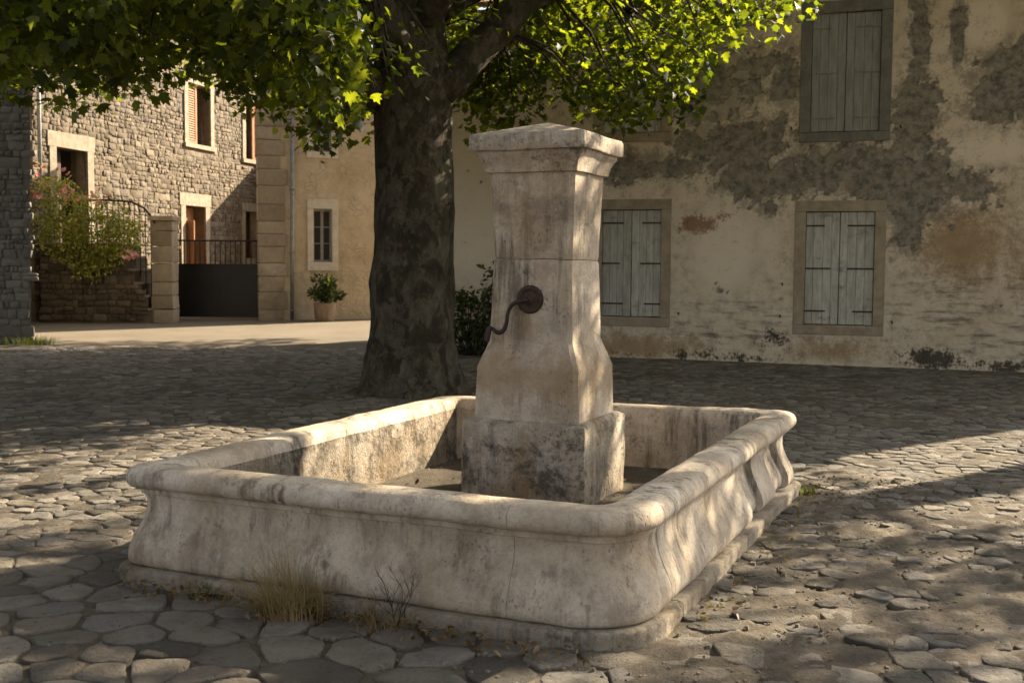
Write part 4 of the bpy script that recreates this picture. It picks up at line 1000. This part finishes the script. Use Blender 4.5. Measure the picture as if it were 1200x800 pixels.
V, F = tube_data([(0, 0, 0), (0, 0, .03), (0, 0, .2), (0, 0, .38), (0, 0, .42), (0, 0, .425), (0, 0, .36)], [.2, .215, .24, .25, .26, .23, .21], 20); add('tub', mesh_from(V, F, 'tub', MT['pot']), pp)
P, Nr, Dr, S = clump(cs, np.full(26, .13), 40, (.05, .11), 3, -.1, .3); tag(add('foliage', leaves_mesh('foliage', P, Nr, Dr, S, MT['leaf_dark'], 'oval'), pp), kind='stuff')
# rose bush over the railing
cs = []
for i in range(190):
    t = g.random(); x = g.uniform(.15, 2.1); zt = 3.0 if x < .8 else 2.75 - (x - .8) * .25; zb = .95 + abs(x - 1.2) * .75
    cs.append((x, g.uniform(-.32, .1), g.uniform(zb, zt)))
cs = np.array([c for c in cs if not (c[0] > 1.5 and c[2] > 2.3 and g.random() < .7)])
rb = empty('rose_bush', (-10.1, 24.05, gz(24))); tag(rb, 'climbing rose with pink flowers spilling over the stair railing', 'rose bush')
P, Nr, Dr, S = clump(cs, np.full(len(cs), .2), 30, (.05, .10), 8, .2, .3); tag(add('foliage', leaves_mesh('foliage', P, Nr, Dr, S, MT['leaf_bush'], 'oval'), rb), kind='stuff')
V = []; F = []
for c in cs[::24]:
    vv, ff = tube_data([(1.1 + (c[0] - 1.1) * .5, .25, 1.66), (1.1 + (c[0] - 1.1) * .7, .0, max(1.9, c[2])), tuple(c)], [.008, .007, .004], 5); o = len(V); V += vv; F += [tuple(x + o for x in f) for f in ff]
tag(add('stems', mesh_from(V, F, 'stems', MT['twig']), rb), kind='stuff')
for i in range(52):
    x, z = (g.uniform(.2, .95), g.uniform(2.65, 3.25)) if i < 36 else ((g.uniform(1.1, 1.9), g.uniform(2.5, 2.85)) if i < 44 else (g.uniform(1.9, 2.3), g.uniform(1.2, 1.6)))
    P = np.zeros((9, 3)); a = np.arange(9) * 2.4; Dr = np.column_stack([np.cos(a), np.sin(a), .25 + .08 * np.arange(9)]); Nr = np.column_stack([-np.cos(a) * .5, -np.sin(a) * .5, np.ones(9)])
    o = add('flower', leaves_mesh('flower', P, Nr, Dr, np.full(9, .072), MT['petal'], 'oval'), rb, (x + g.normal(0, .08), g.uniform(-.66, -.45), z + g.normal(0, .07))); o.rotation_euler = (g.uniform(.3, 1.3), g.uniform(-.5, .5), g.uniform(0, 6))

def blades(base, n, h, spread, mat, name, label, seed, lean=(0, 0), w=.004, cat='grass', out=.6):
    r = random.Random(seed); V = []; F = []
    for i in range(n):
        a = r.uniform(0, 2 * math.pi); rr = spread * math.sqrt(r.random()) * .35; H = h * r.uniform(.35, 1); bx_, by_ = rr * math.cos(a), rr * math.sin(a) * .6
        o = r.uniform(.1, 1) * out; dx, dy = math.cos(a) * o * H + lean[0] * H, math.sin(a) * o * H * .7 + lean[1] * H
        sx_, sy_ = -math.sin(a) * w, math.cos(a) * w; k = len(V); seg = 4
        for j in range(seg + 1):
            t = j / seg; wd = (1 - t) ** .7; z = H * (t - .45 * o * t * t); x, y = bx_ + dx * t * t, by_ + dy * t * t
            x += r.uniform(-.03, .03) * t; y += r.uniform(-.02, .01) * t; V += [(x - sx_ * wd, y - sy_ * wd, z), (x + sx_ * wd, y + sy_ * wd, z)]
        for j in range(seg): F.append((k + 2 * j, k + 2 * j + 1, k + 2 * j + 3, k + 2 * j + 2))
    me = mesh_from(V, F, name, mat, False); o = add(name, me, None, base); tag(o, label, cat); return o
blades(fpt(-.22, -2.05, .0), 360, .36, .5, MT['dry_grass'], 'dry_grass', 'large clump of dry straw grass leaning on the basin front', 2, (-.12, -.25), .003, 'grass', 1.25)
blades(fpt(-.30, -1.99, .0), 70, .58, .5, MT['dry_grass'], 'dry_grass', 'tall thin dead stalks rising up the basin front', 3, (0, .0), .0014, 'grass', .45)
blades(fpt(.22, -2.0, .0), 80, .2, .5, MT['dry_grass'], 'dry_grass', 'low dry grass beside the dead twig at the basin front', 4, (.0, -.1), .003, 'grass', .9)
blades(fpt(-.75, -2.0, .0), 70, .12, .25, MT['weed'], 'weed', 'little green weed at the plinth foot left of the straw', 5, (0, 0), .004, 'weed', .8)
blades(fpt(1.43, 1.75, .0), 60, .12, .2, MT['weed'], 'weed', 'green weed at the foot of the back right plinth corner', 6, (0, 0), .005, 'weed', .8)
blades((-8.15, 19.05, gz(19) + .01), 260, .22, 1.4, MT['weed'], 'weed', 'dark grass at the foot of the grey stone corner', 9, (0, 0), .006, 'weed', .8)
# dead twig
r_ = random.Random(14); V = []; F = []
def twig(p, d, L, w, depth):
    global V, F
    q = [p]; dd = Vector(d)
    for i in range(4):
        dd = (dd + Vector((r_.uniform(-.3, .3), r_.uniform(-.15, .15), r_.uniform(-.1, .2)))).normalized(); q.append(q[-1] + dd * L / 4)
    vv, ff = tube_data(q, [w * (1 - .15 * i) for i in range(5)], 5); o = len(V); V += vv; F += [tuple(x + o for x in f) for f in ff]
    if depth:
        for k in range(3): twig(q[r_.randint(1, 4)], dd + Vector((r_.uniform(-.9, .9), r_.uniform(-.3, .3), r_.uniform(-.1, .6))), L * .55, w * .6, depth - 1)
for k in range(4): twig(Vector((0, 0, 0)), (r_.uniform(-.4, .6), r_.uniform(-.1, .1), 1), .2, .0026, 2)
tag(add('dead_weed', mesh_from(V, F, 'dead_weed', MT['twig']), None, fpt(.28, -1.98, 0)), 'dark branching dead weed against the basin front', 'weed')
# leaf litter along the plinth and in the basin
N = 520; g = np.random.default_rng(3)
u = g.uniform(-1.2, 1.2, N); v = -1.99 - np.abs(g.normal(0, .07, N)); sel = g.random(N) < .25
u[sel] = 1.44 + np.abs(g.normal(0, .08, sel.sum())); v[sel] = g.uniform(-1.5, 1.9, sel.sum()); s2 = g.random(N) < .28
u[s2] = g.uniform(-1., 1., s2.sum()); v[s2] = g.uniform(-1.4, 1.2, s2.sum())
s3 = g.random(N) < .12
P = np.array([tuple(fpt(a, b, .03 if not s else .165)) for a, b, s in zip(u, v, s2)]); P[:, 2] += g.uniform(0, .02, N)
th = g.uniform(0, 6.28, N); rd = .8 + np.abs(g.normal(0, .18, N)); P[s3] = np.column_stack([-1.18 + rd * np.cos(th), 13.38 + rd * np.sin(th), np.full(N, .105)])[s3]
Nr = g.normal(size=(N, 3)) * .5 + np.array([0, 0, 1]); Dr = g.normal(size=(N, 3))
tag(add('fallen_leaves', leaves_mesh('fallen_leaves', P, Nr, Dr, g.uniform(.02, .05, N), MT['litter'], 'oval', .5)), kind='stuff')

# loose grit between the cobbles on the right of the basin
r_ = random.Random(6); V = []; F = []
for i in range(2200):
    u_, v_ = (1.42 + abs(r_.gauss(0, .9)), r_.uniform(-3, 2.6)) if r_.random() < .93 else (r_.uniform(-2.5, 1.4), -2.0 - abs(r_.gauss(0, .35)))
    p = fpt(u_, v_, .006); rr = r_.uniform(.004, .014) * (1.8 if r_.random() < .06 else 1); o = len(V)
    q = [(math.cos(a + r_.uniform(-.3, .3)) * rr * r_.uniform(.7, 1.2), math.sin(a + r_.uniform(-.3, .3)) * rr * r_.uniform(.7, 1.2)) for a in (0, 1.26, 2.5, 3.77, 5.0)]
    V += [(p.x + a, p.y + b, p.z - .004) for a, b in q] + [(p.x + a * .7, p.y + b * .7, p.z + rr * r_.uniform(.5, .9)) for a, b in q]
    F += [(o + k, o + (k + 1) % 5, o + 5 + (k + 1) % 5, o + 5 + k) for k in range(5)] + [tuple(o + 5 + k for k in range(5))]
tag(add('gravel', mesh_from(V, F, 'gravel', MT['street'], False)), kind='stuff')
